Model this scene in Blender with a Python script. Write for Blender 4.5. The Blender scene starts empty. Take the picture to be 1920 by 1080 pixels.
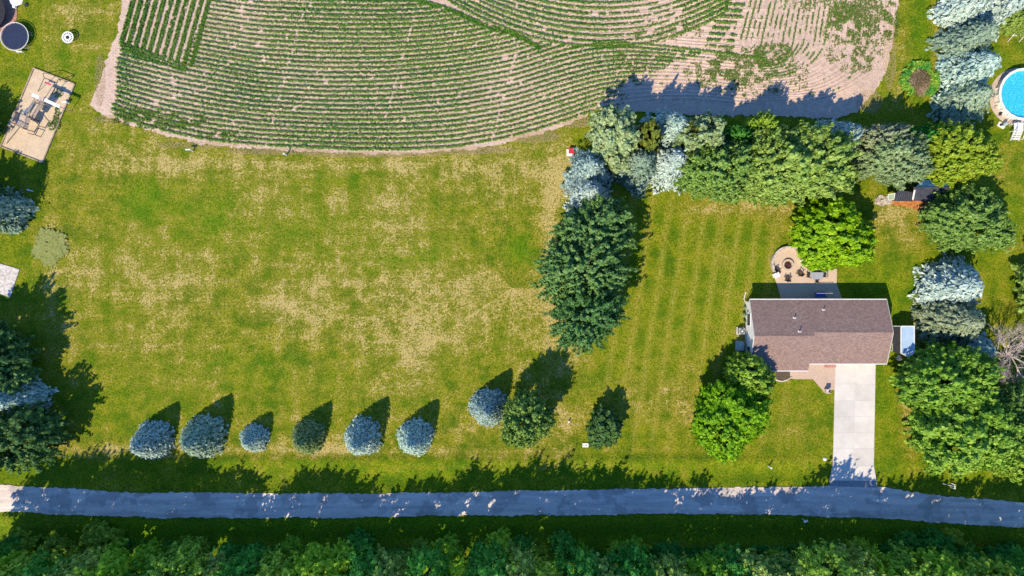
import bpy, bmesh, math, random
import numpy as np
from mathutils import Vector, Matrix
D = bpy.data; SC = bpy.context.scene; COL = SC.collection
PI = math.pi
rnd = random.Random(7)
# ------------------------------------------------------------------ camera, sky, sun, exposure
CH = 100.0                       # camera height (m) : aerial view straight down
S = 12.8                         # photo pixels per metre on the ground
cam = D.cameras.new('camera'); cam.lens = 24; cam.sensor_width = 36; cam.clip_end = 5000
co = D.objects.new('camera', cam); co.location = (0, 0, CH); COL.objects.link(co); SC.camera = co
SUN_EL = math.radians(46); SH = Vector((0.53, 0.85)).normalized()      # direction shadows fall on the ground
W = D.worlds.new('World'); SC.world = W; W.use_nodes = True
nt = W.node_tree; bg = nt.nodes['Background']
sky = nt.nodes.new('ShaderNodeTexSky'); sky.sky_type = 'NISHITA'; sky.sun_disc = False
sky.sun_elevation = SUN_EL; sky.sun_rotation = math.atan2(-SH.x, -SH.y)
sky.air_density = 0.75; sky.dust_density = 0.0; sky.ozone_density = 10.0
hsv = nt.nodes.new('ShaderNodeHueSaturation'); hsv.inputs['Saturation'].default_value = 1.04      # deep clear-day blue
nt.links.new(sky.outputs[0], hsv.inputs['Color']); nt.links.new(hsv.outputs[0], bg.inputs[0]); bg.inputs[1].default_value = 0.13
sl = D.lights.new('sun', 'SUN'); sl.energy = 2.7; sl.angle = math.radians(0.5); sl.color = (1.0, 0.85, 0.60)
so = D.objects.new('sun', sl); COL.objects.link(so); so.location = (-40, -60, 90)
dsun = Vector((-SH.x*math.cos(SUN_EL), -SH.y*math.cos(SUN_EL), math.sin(SUN_EL)))
so.rotation_euler = dsun.to_track_quat('Z', 'Y').to_euler()
vs = SC.view_settings; vs.view_transform = 'Standard'; vs.look = 'None'; vs.exposure = 1.2; vs.gamma = 1.0
vs.use_curve_mapping = False

# ------------------------------------------------------------------ helpers
def P(px, py, z=0.0):
    """world x,y of the point at height z that is seen at photo pixel (px,py)"""
    k = (1 - z/CH)/S
    return ((px-960)*k, (540-py)*k)
def L(h):
    h = h.lstrip('#'); c = [int(h[i:i+2], 16)/255 for i in (0, 2, 4)]
    return tuple(v/12.92 if v <= .04045 else ((v+.055)/1.055)**2.4 for v in c)
def tag(o, label=None, cat=None, group=None, kind=None):
    if label: o['label'] = label
    if cat: o['category'] = cat
    if group: o['group'] = group
    if kind: o['kind'] = kind
    return o
def thing(name, label, cat, loc=(0, 0, 0), rz=0, group=None):
    o = D.objects.new(name, None); o.empty_display_size = .2; COL.objects.link(o)
    o.location = loc if len(loc) == 3 else (loc[0], loc[1], 0); o.rotation_euler = (0, 0, rz)
    return tag(o, label, cat, group)
def link(name, me, m=None, parent=None):
    o = D.objects.new(name, me); COL.objects.link(o)
    if m is not None and not me.materials: me.materials.append(m)
    if parent is not None: o.parent = parent
    return o
def copy_tree(o, parent=None):
    c = o.copy(); COL.objects.link(c); c.parent = parent
    for ch in list(o.children):
        copy_tree(ch, c)
    return c
class MB:
    def __init__(s): s.v = []; s.f = []
    def add(s, vs_, fs):
        n = len(s.v); s.v += [tuple(p) for p in vs_]; s.f += [tuple(i+n for i in f) for f in fs]; return s
    def box(s, c, d, rz=0, rx=0, ry=0):
        M = Matrix.Rotation(rz, 3, 'Z') @ Matrix.Rotation(ry, 3, 'Y') @ Matrix.Rotation(rx, 3, 'X')
        vs_ = [M @ Vector((x*d[0]/2, y*d[1]/2, z*d[2]/2)) + Vector(c) for x in (-1, 1) for y in (-1, 1) for z in (-1, 1)]
        return s.add(vs_, [(0, 1, 3, 2), (4, 6, 7, 5), (0, 4, 5, 1), (2, 3, 7, 6), (0, 2, 6, 4), (1, 5, 7, 3)])
    def bar(s, a, b, w, h=None):
        a = Vector(a); b = Vector(b); h = h or w; d = (b-a); l = d.length
        if l < 1e-6: return s
        q = d.to_track_quat('X', 'Z').to_matrix()
        vs_ = [q @ Vector((x*l/2, y*w/2, z*h/2)) + (a+b)/2 for x in (-1, 1) for y in (-1, 1) for z in (-1, 1)]
        return s.add(vs_, [(0, 1, 3, 2), (4, 6, 7, 5), (0, 4, 5, 1), (2, 3, 7, 6), (0, 2, 6, 4), (1, 5, 7, 3)])
    def tube(s, pts, rad, n=7, cap=True):
        pts = [Vector(p) for p in pts]; R = rad if hasattr(rad, '__len__') else [rad]*len(pts)
        vs_ = []
        for i, p in enumerate(pts):
            d = (pts[min(i+1, len(pts)-1)] - pts[max(i-1, 0)])
            q = d.to_track_quat('Z', 'Y').to_matrix()
            for k in range(n):
                a = 2*PI*k/n; vs_.append(p + q @ Vector((math.cos(a)*R[i], math.sin(a)*R[i], 0)))
        fs = [(i*n+k, i*n+(k+1) % n, (i+1)*n+(k+1) % n, (i+1)*n+k) for i in range(len(pts)-1) for k in range(n)]
        if cap: fs += [tuple(range(n-1, -1, -1)), tuple((len(pts)-1)*n+k for k in range(n))]
        return s.add(vs_, fs)
    def lathe(s, prof, n=32, c=(0, 0, 0), a0=0, a1=2*PI):
        full = abs(a1-a0-2*PI) < 1e-6; m = n if full else n+1
        vs_ = [(c[0]+r*math.cos(a0+(a1-a0)*k/n), c[1]+r*math.sin(a0+(a1-a0)*k/n), c[2]+z) for r, z in prof for k in range(m)]
        fs = []
        for i in range(len(prof)-1):
            for k in range(n):
                k2 = (k+1) % m
                fs.append((i*m+k, i*m+k2, (i+1)*m+k2, (i+1)*m+k))
        return s.add(vs_, fs)
    def prism(s, poly, z0, z1):
        n = len(poly)
        vs_ = [(p[0], p[1], z0) for p in poly] + [(p[0], p[1], z1) for p in poly]
        ar = sum(poly[i][0]*poly[(i+1) % n][1]-poly[(i+1) % n][0]*poly[i][1] for i in range(n))
        o = list(range(n)) if ar > 0 else list(range(n-1, -1, -1))
        fs = [tuple(i+n for i in o), tuple(reversed(o))]
        fs += [(o[i], o[(i+1) % n], o[(i+1) % n]+n, o[i]+n) for i in range(n)]
        return s.add(vs_, fs)
    def build(s, name, m, parent=None, smooth=False, loc=None):
        me = D.meshes.new(name); me.from_pydata(s.v, [], s.f); me.update()
        if smooth: me.polygons.foreach_set('use_smooth', [True]*len(me.polygons))
        o = link(name, me, m, parent)
        if loc: o.location = loc
        return o
def quads_mesh(name, V):
    """V: (N,4,3) array -> mesh of separate quads"""
    n = len(V); me = D.meshes.new(name)
    me.vertices.add(n*4); me.vertices.foreach_set('co', np.ascontiguousarray(V, dtype=np.float32).reshape(-1))
    me.loops.add(n*4); me.loops.foreach_set('vertex_index', np.arange(n*4, dtype=np.int32))
    me.polygons.add(n); me.polygons.foreach_set('loop_start', np.arange(n, dtype=np.int32)*4)
    me.update(calc_edges=True); return me
def nrm(a): return a/np.maximum(np.linalg.norm(a, axis=-1, keepdims=True), 1e-9)
def leaf_quads(pos, nor, size, asp, rng, along=None):
    """diamond leaves at pos facing nor; along = preferred long axis"""
    n = len(pos)
    t = rng.normal(size=(n, 3)) if along is None else along + .25*rng.normal(size=(n, 3))
    t = nrm(t - (t*nor).sum(1, keepdims=True)*nor); b = np.cross(nor, t)
    l = (size*asp)[:, None]*t; w = size[:, None]*b
    bend = nor*size[:, None]*.25
    return np.stack([pos-l, pos-w*.9-bend*0+l*.1, pos+l-bend, pos+w*.9+l*.1], 1)
def vnoise(x, seed=0):
    """1-D value noise 0..1"""
    r = np.random.RandomState(seed).rand(4096); i = np.floor(x).astype(int); f = x-i; f = f*f*(3-2*f)
    return r[i % 4096]*(1-f)+r[(i+1) % 4096]*f
def vnoise2(x, y, seed=0):
    r = np.random.RandomState(seed).rand(256, 256); i = np.floor(x).astype(int); j = np.floor(y).astype(int)
    f = x-i; g = y-j; f = f*f*(3-2*f); g = g*g*(3-2*g)
    a = r[i % 256, j % 256]; b = r[(i+1) % 256, j % 256]; c = r[i % 256, (j+1) % 256]; d = r[(i+1) % 256, (j+1) % 256]
    return (a*(1-f)+b*f)*(1-g)+(c*(1-f)+d*f)*g
def interp(tab, x):
    t = np.array(tab, float); return np.interp(x, t[:, 0], t[:, 1])
def smooth_curve(tab, xs, k=5):
    t = np.array(tab, float)
    y = np.interp(xs, t[:, 0], t[:, 1])
    w = np.hanning(2*k+3)[1:-1]; w /= w.sum()
    yp = np.concatenate([y[0]-(y[k:0:-1]-y[0]), y, y[-1]+(y[-1]-y[-2:-k-2:-1])])
    return np.convolve(yp, w, 'valid')

# ------------------------------------------------------------------ materials
class NT:
    def __init__(s, name):
        s.m = D.materials.new(name); s.m.use_nodes = True; s.t = s.m.node_tree; s.b = s.t.nodes['Principled BSDF']
        s.b.inputs['Specular IOR Level'].default_value = .25
    def n(s, ty, **kw):
        x = s.t.nodes.new(ty)
        for k, v in kw.items(): setattr(x, k, v)
        return x
    def l(s, a, b): s.t.links.new(a, b)
    def coord(s, scale=(1, 1, 1), rot=0):
        tc = s.n('ShaderNodeTexCoord'); mp = s.n('ShaderNodeMapping'); mp.inputs['Scale'].default_value = scale
        mp.inputs['Rotation'].default_value = (0, 0, rot); s.l(tc.outputs['Object'], mp.inputs[0]); return mp.outputs[0]
    def noise(s, scale, vec=None, detail=4, rough=.6):
        x = s.n('ShaderNodeTexNoise'); x.inputs['Scale'].default_value = scale; x.inputs['Detail'].default_value = detail
        x.inputs['Roughness'].default_value = rough
        s.l(vec if vec is not None else s.coord(), x.inputs['Vector']); return x.outputs[0]
    def math(s, op, a, b=None, clamp=False):
        x = s.n('ShaderNodeMath', operation=op); x.use_clamp = clamp
        for i, v in enumerate((a, b)):
            if v is None: continue
            if isinstance(v, (int, float)): x.inputs[i].default_value = v
            else: s.l(v, x.inputs[i])
        return x.outputs[0]
    def ramp(s, f, a, b, lo=0., hi=1.):
        x = s.n('ShaderNodeMapRange'); x.clamp = True; x.interpolation_type = 'SMOOTHSTEP'
        s.l(f, x.inputs[0])
        for i, v in enumerate((a, b, lo, hi)): x.inputs[1+i].default_value = v
        return x.outputs[0]
    def mix(s, f, a, b, mode='MIX'):
        x = s.n('ShaderNodeMix', data_type='RGBA', blend_type=mode)
        for i, v in ((0, f), (6, a), (7, b)):
            if isinstance(v, (int, float)): x.inputs[i].default_value = v
            elif isinstance(v, tuple): x.inputs[i].default_value = (*v[:3], 1)
            else: s.l(v, x.inputs[i])
        return x.outputs[2]
    def attr(s, name):
        x = s.n('ShaderNodeAttribute'); x.attribute_name = name; return x.outputs['Fac']
    def bump(s, h, strength=.5, dist=.1):
        x = s.n('ShaderNodeBump'); x.inputs['Strength'].default_value = strength; x.inputs['Distance'].default_value = dist
        s.l(h, x.inputs['Height']); s.l(x.outputs[0], s.b.inputs['Normal'])
    def col(s, c): s.l(c, s.b.inputs['Base Color'])
def mat(name, c, rough=.7, var=.25, scale=3., metal=0, bump=0, c2=None):
    t = NT(name); t.b.inputs['Roughness'].default_value = rough; t.b.inputs['Metallic'].default_value = metal
    n = t.noise(scale); c2 = c2 or tuple(v*(1-var) for v in c)
    t.col(t.mix(t.ramp(n, .35, .65), tuple(min(1, v*(1+var*.5)) for v in c), c2))
    if bump: t.bump(t.noise(scale*4), bump, .03)
    return t.m
def leafmat(name, c1, c2, trans=.22, rough=.55):
    t = NT(name); g = t.n('ShaderNodeNewGeometry'); oi = t.n('ShaderNodeObjectInfo')
    n = t.noise(1.1, detail=2)
    f = t.math('ADD', t.math('MULTIPLY', g.outputs['Random Per Island'], .65), t.math('MULTIPLY', n, .45), clamp=True)
    c = t.mix(f, c1, c2)
    hs = t.n('ShaderNodeHueSaturation'); t.l(c, hs.inputs['Color'])
    t.l(t.ramp(oi.outputs['Random'], 0, 1, .488, .512), hs.inputs['Hue'])
    t.l(t.ramp(oi.outputs['Random'], 0, 1, 1.12, .88), hs.inputs['Value'])
    t.col(hs.outputs[0]); t.b.inputs['Roughness'].default_value = rough
    tr = t.n('ShaderNodeBsdfTranslucent'); t.l(hs.outputs[0], tr.inputs[0])
    mx = t.n('ShaderNodeMixShader'); mx.inputs[0].default_value = trans
    out = t.t.nodes['Material Output']; t.l(t.b.outputs[0], mx.inputs[1]); t.l(tr.outputs[0], mx.inputs[2]); t.l(mx.outputs[0], out.inputs[0])
    return t.m
M = {}
M['lime'] = leafmat('leaf_lime', (.03, .20, .003), (.33, .56, .008))
M['yellow'] = leafmat('leaf_yellow_green', (.09, .23, .008), (.38, .49, .04))
M['maple'] = leafmat('leaf_mid_green', (.035, .16, .006), (.42, .57, .13))
M['fresh'] = leafmat('leaf_fresh_green', (.04, .22, .004), (.45, .63, .08))
M['sage'] = leafmat('leaf_sage', (.12, .24, .06), (.50, .60, .32))
M['olive'] = leafmat('leaf_olive', (.08, .15, .012), (.26, .30, .06))
M['dark'] = leafmat('needle_dark_green', (.015, .09, .014), (.14, .27, .07))
M['pine'] = leafmat('needle_pine', (.012, .11, .014), (.20, .37, .11))
M['blue'] = leafmat('needle_blue', (.08, .20, .19), (.60, .75, .66), trans=.1)
M['bluegreen'] = leafmat('needle_blue_green', (.09, .18, .12), (.40, .52, .38), trans=.1)
M['frost'] = leafmat('needle_frosted', (.18, .30, .27), (.66, .77, .70), trans=.1)
M['grey'] = leafmat('needle_grey_green', (.11, .17, .06), (.44, .49, .32), trans=.1)
M['wood_leaf'] = leafmat('leaf_woodland', (.02, .20, .018), (.15, .50, .08), trans=.42)
M['wood_lite'] = leafmat('leaf_woodland_light', (.10, .38, .01), (.52, .70, .06), trans=.42)
M['patchy'] = leafmat('leaf_patchy', (.13, .20, .02), (.36, .36, .13), trans=.1)
M['spruce_green'] = leafmat('needle_green', (.03, .10, .02), (.27, .36, .14), trans=.1)
M['crop'] = leafmat('leaf_crop', (.018, .105, .005), (.13, .27, .022), trans=.15)
M['weed'] = leafmat('leaf_weed', (.06, .13, .012), (.19, .25, .05), trans=.15)
M['drygrass'] = leafmat('leaf_dry', (.36, .27, .12), (.55, .44, .24), trans=.1)
M['bark'] = mat('bark', (.11, .085, .065), .9, .4, 6, bump=.6)
M['deadwood'] = mat('dead_wood', (.40, .29, .20), .9, .35, 3, bump=.4)
M['twig'] = mat('dry_twig', (.22, .17, .10), .9, .4, 3)
M['barebranch'] = mat('bare_branch', (.52, .44, .42), .9, .3, 3)
M['white'] = mat('white_paint', (.78, .78, .77), .5, .06, 2)
M['vinyl'] = mat('white_siding', (.78, .79, .80), .55, .05, .7)
M['gutter'] = mat('gutter_white', (.74, .72, .70), .45, .08, 2)
M['glass'] = mat('window_glass', (.02, .03, .07), .08, .2, 1)
M['grass_dark_metal'] = mat('dark_metal', (.035, .033, .035), .5, .3, 4)
M['darkwood'] = mat('dark_stained_wood', (.09, .065, .05), .75, .35, 5)
M['greywood'] = mat('weathered_wood', (.33, .26, .21), .85, .3, 5, bump=.3)
M['palewood'] = mat('pale_wood', (.50, .41, .33), .85, .25, 5, bump=.3)
M['timber'] = mat('border_timber', (.40, .31, .22), .9, .4, 3, bump=.4)
M['red'] = mat('red_plastic', (.55, .045, .06), .45, .2, 5)
M['pink'] = mat('pink_plastic', (.70, .03, .16), .45, .15, 4)
M['navy'] = mat('trampoline_mat', (.022, .033, .075), .75, .12, 1.5)
M['galv'] = mat('galvanised_steel', (.55, .56, .57), .4, .15, 4, metal=.3)
M['blue_cushion'] = mat('blue_cushion', (.03, .13, .46), .8, .2, 4)
M['grey_top'] = mat('grey_glass_top', (.33, .35, .39), .3, .08, 2)
M['ac'] = mat('ac_housing', (.42, .47, .48), .5, .1, 3)
M['teal_box'] = mat('generator_housing', (.34, .46, .48), .5, .1, 3)
M['ember'] = mat('burnt_log', (.10, .045, .045), .95, .5, 9, bump=.5)
M['roof_dark'] = mat('shed_dark_felt', (.032, .032, .036), .9, .25, 3, bump=.2)
M['roof_pale'] = mat('shed_pale_blue_metal', (.40, .55, .74), .4, .1, .8)
M['tarp'] = mat('blue_tarp', (.05, .17, .42), .5, .3, 1.5)
M['polycarb'] = mat('green_polycarbonate', (.30, .40, .28), .4, .15, 4)
M['ribmetal'] = mat('dark_ribbed_metal', (.06, .065, .09), .45, .25, 2)
M['plate'] = mat('concrete_pad', (.58, .54, .50), .85, .3, 2.5, bump=.3)
M['stone'] = mat('pale_stone', (.55, .48, .42), .9, .35, 2.5, bump=.5)
M['rubble'] = mat('rubble', (.52, .45, .38), .95, .4, 3, bump=.6)
M['orange'] = mat('orange_mulch', (.50, .20, .065), .95, .4, 2.5, bump=.6)
M['brick'] = mat('reddish_pavers', (.42, .22, .17), .9, .3, 4, bump=.4)
M['brass'] = mat('dark_lamp', (.05, .05, .055), .5, .2, 4)
M['flower'] = mat('terracotta', (.45, .17, .09), .85, .3, 5)
def m_sand(name, c, sc=1.2):
    t = NT(name); a = t.noise(sc, detail=5); b = t.noise(14, detail=3)
    c1 = t.mix(t.ramp(a, .3, .7), c, tuple(v*.78 for v in c))
    t.col(t.mix(t.ramp(b, .25, .7), tuple(v*.62 for v in c), c1)); t.b.inputs['Roughness'].default_value = .95
    t.bump(t.math('ADD', a, b), .6, .12); return t.m
M['sand'] = m_sand('play_sand', (.80, .63, .43))
M['gravel_ring'] = m_sand('pool_gravel', (.66, .55, .46), 2)
def m_paver(name, c, sc=3.2):
    t = NT(name); v = t.coord()
    b = t.n('ShaderNodeTexBrick'); t.l(v, b.inputs['Vector']); b.inputs['Scale'].default_value = sc
    b.inputs['Color1'].default_value = (*c, 1); b.inputs['Color2'].default_value = (*[x*.8 for x in c], 1)
    b.inputs['Mortar'].default_value = (*[x*.5 for x in c], 1); b.inputs['Mortar Size'].default_value = .03
    n = t.noise(1.1, detail=5); t.col(t.mix(t.math('MULTIPLY', t.ramp(n, .3, .75), .35), b.outputs[0], tuple(x*.62 for x in c)))
    t.b.inputs['Roughness'].default_value = .9; t.bump(b.outputs[1], -.3, .02); return t.m
M['paver'] = m_paver('beige_pavers', (.74, .57, .42))
M['paver2'] = m_paver('walk_pavers', (.66, .50, .41))
def m_concrete():
    t = NT('driveway_concrete'); a = t.noise(.35, detail=6, rough=.7); b = t.noise(9, detail=3); oi = t.n('ShaderNodeObjectInfo')
    c = t.mix(t.ramp(a, .3, .75), (.66, .635, .61), (.53, .50, .475))
    c = t.mix(t.ramp(b, .2, .6, .25, 0), c, (.4, .38, .36)); hs = t.n('ShaderNodeHueSaturation'); t.l(c, hs.inputs['Color'])
    t.l(t.ramp(oi.outputs['Random'], 0, 1, .93, 1.05), hs.inputs['Value']); t.col(hs.outputs[0])
    t.b.inputs['Roughness'].default_value = .85; t.bump(b, .15, .02); return t.m
M['concrete'] = m_concrete()
M['apron'] = mat('asphalt_apron', (.30, .31, .33), .9, .2, 2.5, bump=.3)
def m_shingle():
    t = NT('roof_shingle'); v = t.coord()
    b = t.n('ShaderNodeTexBrick'); t.l(v, b.inputs['Vector']); b.inputs['Scale'].default_value = 1.0
    b.inputs['Brick Width'].default_value = .33; b.inputs['Row Height'].default_value = .16; b.offset = .5
    b.inputs['Color1'].default_value = (.34, .24, .205, 1); b.inputs['Color2'].default_value = (.225, .155, .135, 1)
    b.inputs['Mortar'].default_value = (.13, .09, .09, 1); b.inputs['Mortar Size'].default_value = .012
    a = t.noise(.25, detail=6, rough=.7); c = t.noise(4.2, detail=3, rough=.75)
    x = t.mix(t.ramp(a, .35, .75, 0, .45), b.outputs[0], (.25, .165, .145))
    x = t.mix(t.ramp(c, .5, .75, 0, .55), x, (.11, .075, .075)); x = t.mix(t.ramp(c, .45, .25, 0, .6), x, (.48, .37, .325)); t.col(x)
    t.b.inputs['Roughness'].default_value = .95; t.bump(b.outputs[1], -.5, .03); return t.m
M['shingle'] = m_shingle()
def m_road():
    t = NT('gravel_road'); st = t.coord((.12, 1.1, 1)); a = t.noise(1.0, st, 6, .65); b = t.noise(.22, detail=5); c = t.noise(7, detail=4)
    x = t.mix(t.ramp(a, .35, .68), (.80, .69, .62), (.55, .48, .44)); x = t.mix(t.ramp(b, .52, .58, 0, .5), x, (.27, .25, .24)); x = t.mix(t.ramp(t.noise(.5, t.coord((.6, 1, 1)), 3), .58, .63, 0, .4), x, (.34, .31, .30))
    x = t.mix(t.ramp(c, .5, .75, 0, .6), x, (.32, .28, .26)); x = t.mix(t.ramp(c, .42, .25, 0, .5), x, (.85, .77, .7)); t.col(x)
    t.b.inputs['Roughness'].default_value = .95; t.bump(t.math('ADD', c, t.math('MULTIPLY', a, 2.)), .5, .08); return t.m
M['road'] = m_road()
def m_soil():
    t = NT('field_soil'); a = t.noise(.09, detail=4); b = t.noise(1.2, detail=5, rough=.7); c = t.noise(6.5, detail=4, rough=.7)
    x = t.mix(t.ramp(a, .35, .65), (.68, .51, .40), (.60, .455, .36)); x = t.mix(t.ramp(b, .4, .7, 0, .5), x, (.36, .26, .21))
    x = t.mix(t.ramp(c, .5, .68, 0, .75), x, (.27, .19, .15)); x = t.mix(t.ramp(c, .44, .28, 0, .6), x, (.78, .64, .53)); t.col(x)
    t.b.inputs['Roughness'].default_value = .97; t.bump(t.math('ADD', b, c), .8, .15); return t.m
M['soil'] = m_soil()
def m_lawn():
    t = NT('lawn_grass'); v = t.coord()
    big = t.noise(.055, t.coord((.75, 1.2, 1)), 4, .55); mid = t.noise(.33, v, 5, .65); fine = t.noise(2.6, v, 4, .7); vf = t.noise(5, v, 3, .7)
    dry = t.attr('dry'); sm = t.attr('stripe'); lush = t.attr('lush')
    # green range
    g = t.mix(t.ramp(mid, .36, .64), (.055, .128, .002), (.235, .258, .004))
    g = t.mix(t.ramp(big, .35, .65, 0, .6), g, (.165, .225, .003))
    g = t.mix(t.math('MULTIPLY', lush, .8), g, (.085, .21, .003))
    # mowing stripes on the house lawn (real mowing direction) and faint passes on the big lawn
    sx = t.n('ShaderNodeSeparateXYZ'); t.l(v, sx.inputs[0])
    u = t.math('ADD', sx.outputs[0], t.math('MULTIPLY', sx.outputs[1], -.148))
    wv = t.math('SINE', t.math('ADD', t.math('MULTIPLY', u, 2*PI/2.65), t.math('MULTIPLY', t.noise(.12, v, 2), 2.6)))
    g = t.mix(t.math('MULTIPLY', t.ramp(wv, -.5, .8), t.math('MULTIPLY', sm, t.ramp(big, .3, .6, .4, .85))), g, (.27, .265, .022))
    line = t.math('MULTIPLY', t.ramp(wv, .88, 1.0), t.math('MULTIPLY', sm, t.ramp(t.noise(.9, v, 4, .6), .42, .62)))
    g = t.mix(t.math('MULTIPLY', line, .4), g, (.50, .42, .13))
    hy = t.noise(1., t.coord((.035, .75, 1)), 3, .5); hx = t.noise(1., t.coord((.6, .045, 1)), 3, .5)
    # straw
    blot = t.noise(1.0, v, 3, .6)
    s = t.math('ADD', t.math('MULTIPLY', big, .45), t.math('MULTIPLY', mid, 1.1))
    s = t.math('ADD', s, t.math('MULTIPLY', blot, .55)); s = t.math('ADD', s, t.math('MULTIPLY', t.math('ADD', hy, hx), .42))
    s = t.math('ADD', s, t.math('MULTIPLY', dry, .48))
    sp = t.noise(3.6, v, 3, .65)
    g = t.mix(t.ramp(s, 1.42, 1.85, 0, .6), g, (.29, .235, .03))
    straw = t.ramp(t.math('ADD', s, t.math('MULTIPLY', sp, 1.25)), 2.42, 2.64)
    sc = t.mix(t.ramp(fine, .35, .65), (.62, .47, .22), (.44, .34, .10))
    x = t.mix(straw, g, sc)
    x = t.mix(t.ramp(fine, .52, .33, 0, .75), x, (.05, .10, .003))
    x = t.mix(t.ramp(vf, .52, .34, 0, .85), x, (.035, .075, .003)); x = t.mix(t.ramp(vf, .53, .7, 0, .38), x, (.42, .40, .06))
    t.col(x); t.b.inputs['Roughness'].default_value = .9; t.b.inputs['Specular IOR Level'].default_value = .1
    t.bump(t.math('ADD', fine, t.math('MULTIPLY', vf, .6)), .7, .12); return t.m
M['lawn'] = m_lawn()
def m_water():
    t = NT('pool_water'); v = t.n('ShaderNodeTexVoronoi'); v.feature = 'DISTANCE_TO_EDGE'; v.inputs['Scale'].default_value = 4.5
    mp = t.coord(); n = t.n('ShaderNodeTexNoise'); n.inputs['Scale'].default_value = 1.5; t.l(mp, n.inputs['Vector'])
    ad = t.n('ShaderNodeMix', data_type='VECTOR'); ad.inputs[0].default_value = .25; t.l(mp, ad.inputs[4]); t.l(n.outputs[1], ad.inputs[5]); t.l(ad.outputs[1], v.inputs['Vector'])
    t.col(t.mix(t.ramp(v.outputs[0], .0, .16), (.10, .58, .72), (.012, .42, .60))); t.b.inputs['Roughness'].default_value = .06  # pale cell edges: caustic light painted into the water colour
    t.b.inputs['Specular IOR Level'].default_value = .5; t.bump(v.outputs[0], .25, .05); return t.m
M['water'] = m_water()

# ------------------------------------------------------------------ ground
ROAD_T = [(-400, 885), (0, 908), (100, 915), (240, 922), (480, 926), (720, 925), (960, 921), (1200, 917), (1440, 913), (1560, 911), (1650, 914), (1740, 926), (1920, 941), (2400, 985)]
ROAD_B = [(-400, 930), (0, 957), (120, 964), (300, 971), (480, 971), (720, 969), (960, 966), (1200, 964), (1440, 964), (1600, 970), (1760, 980), (1920, 990), (2400, 1034)]
def blob(px, py, bl):
    a = np.zeros_like(px)
    for x, y, rx, ry, am in bl: a += am*np.exp(-((px-x)/rx)**2-((py-y)/ry)**2)
    return a
DRY = [(880, 560, 130, 60, .42), (720, 600, 120, 70, .36), (540, 580, 80, 50, .45), (330, 555, 70, 60, .45), (785, 670, 28, 60, .6), (1035, 480, 22, 150, .75), (1075, 665, 22, 35, .6),
       (600, 310, 380, 22, .35), (260, 300, 110, 30, .45), (740, 400, 40, 90, .4), (930, 330, 120, 50, .35), (500, 380, 60, 60, .25), (1050, 330, 40, 40, .4), (160, 30, 50, 60, .35),
       (1400, 385, 110, 22, .8), (1460, 420, 40, 40, .5), (1690, 420, 45, 60, .75), (1660, 400, 30, 20, .5), (1445, 590, 22, 60, .4), (1180, 745, 80, 35, .35), (1280, 760, 30, 50, .4), (1240, 740, 160, 70, .2),
       (430, 838, 160, 14, .45), (620, 840, 60, 20, .5), (870, 800, 60, 40, .35), (1060, 810, 40, 50, .5), (1490, 790, 60, 45, .35), (1705, 780, 20, 60, .9), (1722, 640, 14, 60, .8), (1690, 720, 30, 30, .15),
       (1755, 90, 16, 80, .7), (1690, 110, 25, 80, .6), (1640, 190, 40, 20, .5), (1880, 60, 40, 30, .5), (1890, 330, 40, 60, .35), (1900, 470, 30, 50, .35), (950, 845, 500, 6, .35), (750, 890, 300, 14, .3),
       (1010, 870, 400, 12, .25), (200, 840, 120, 14, .35), (90, 430, 50, 40, .35), (130, 520, 80, 30, .3), (230, 650, 200, 40, .15), (620, 480, 350, 150, .14)]
LUSH = [(400, 995, 600, 24, 1), (1400, 995, 700, 26, 1), (900, 895, 900, 16, .35), (270, 375, 45, 40, .8), (400, 400, 80, 50, .5), (975, 470, 30, 30, .9), (740, 485, 80, 22, .6), (640, 330, 60, 18, .4), (200, 760, 180, 60, .3), (960, 870, 700, 14, .3), (60, 890, 80, 25, .6),
        (1640, 560, 60, 60, .6), (1870, 420, 40, 60, .5), (1660, 760, 30, 80, .4), (1420, 510, 50, 40, .4), (1730, 60, 22, 60, .5), (1720, 130, 20, 40, .5), (130, 130, 70, 60, .35), (1850, 130, 60, 60, .35), (560, 430, 150, 50, .35),
        (1110, 880, 60, 30, .4), (850, 470, 60, 20, .3), (480, 690, 120, 30, .3)]
def ground_z(x, y):
    """lawn relief: small undulation below zero, a shallow roadside ditch with a mown lip"""
    x = np.asarray(x, float); y = np.asarray(y, float)
    z = -.05*vnoise2(x*.12+50, y*.12+50, 3)
    yt = (540-interp(ROAD_T, 960+x*S))/S; d = y-yt                     # metres north of the road edge
    lip = (540-858+0.0)/S - .0
    z = z - .22*np.exp(-((d-2.0)/1.3)**2)
    z = z + .28*(1/(1+np.exp((y-lip)/.09)))*np.clip(1-(lip-y)/2.2, 0, 1)*np.clip((x+52)/6, 0, 1)*np.clip((46-x)/6, 0, 1)*(y < 0) - .0
    yb = (540-interp(ROAD_B, 960+x*S))/S; e = yb-y
    z = z - .3*np.exp(-((e-3.2)/1.2)**2)
    z = np.where((d < .6) & (e < .6), np.minimum(z, -.06), z)
    return z
xs = np.concatenate([[-1500, -800, -400, -200, -130], np.arange(-100, 100.1, .5), [130, 200, 400, 800, 1500]])
ys = np.concatenate([[-1500, -800, -400, -200, -120, -80], np.arange(-60, 60.1, .4), [80, 120, 200, 400, 800, 1500]])
GX, GY = np.meshgrid(xs, ys); nx, ny = len(xs), len(ys)
GZ = np.where((abs(GX) < 101) & (abs(GY) < 61), ground_z(GX, GY), -.05)
me = D.meshes.new('lawn'); idx = np.arange(nx*ny).reshape(ny, nx)
me.from_pydata(np.stack([GX, GY, GZ], -1).reshape(-1, 3).tolist(), [], np.stack([idx[:-1, :-1], idx[:-1, 1:], idx[1:, 1:], idx[1:, :-1]], -1).reshape(-1, 4).tolist())
me.polygons.foreach_set('use_smooth', [True]*len(me.polygons))
pxg = 960+GX*S; pyg = 540-GY*S
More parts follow.
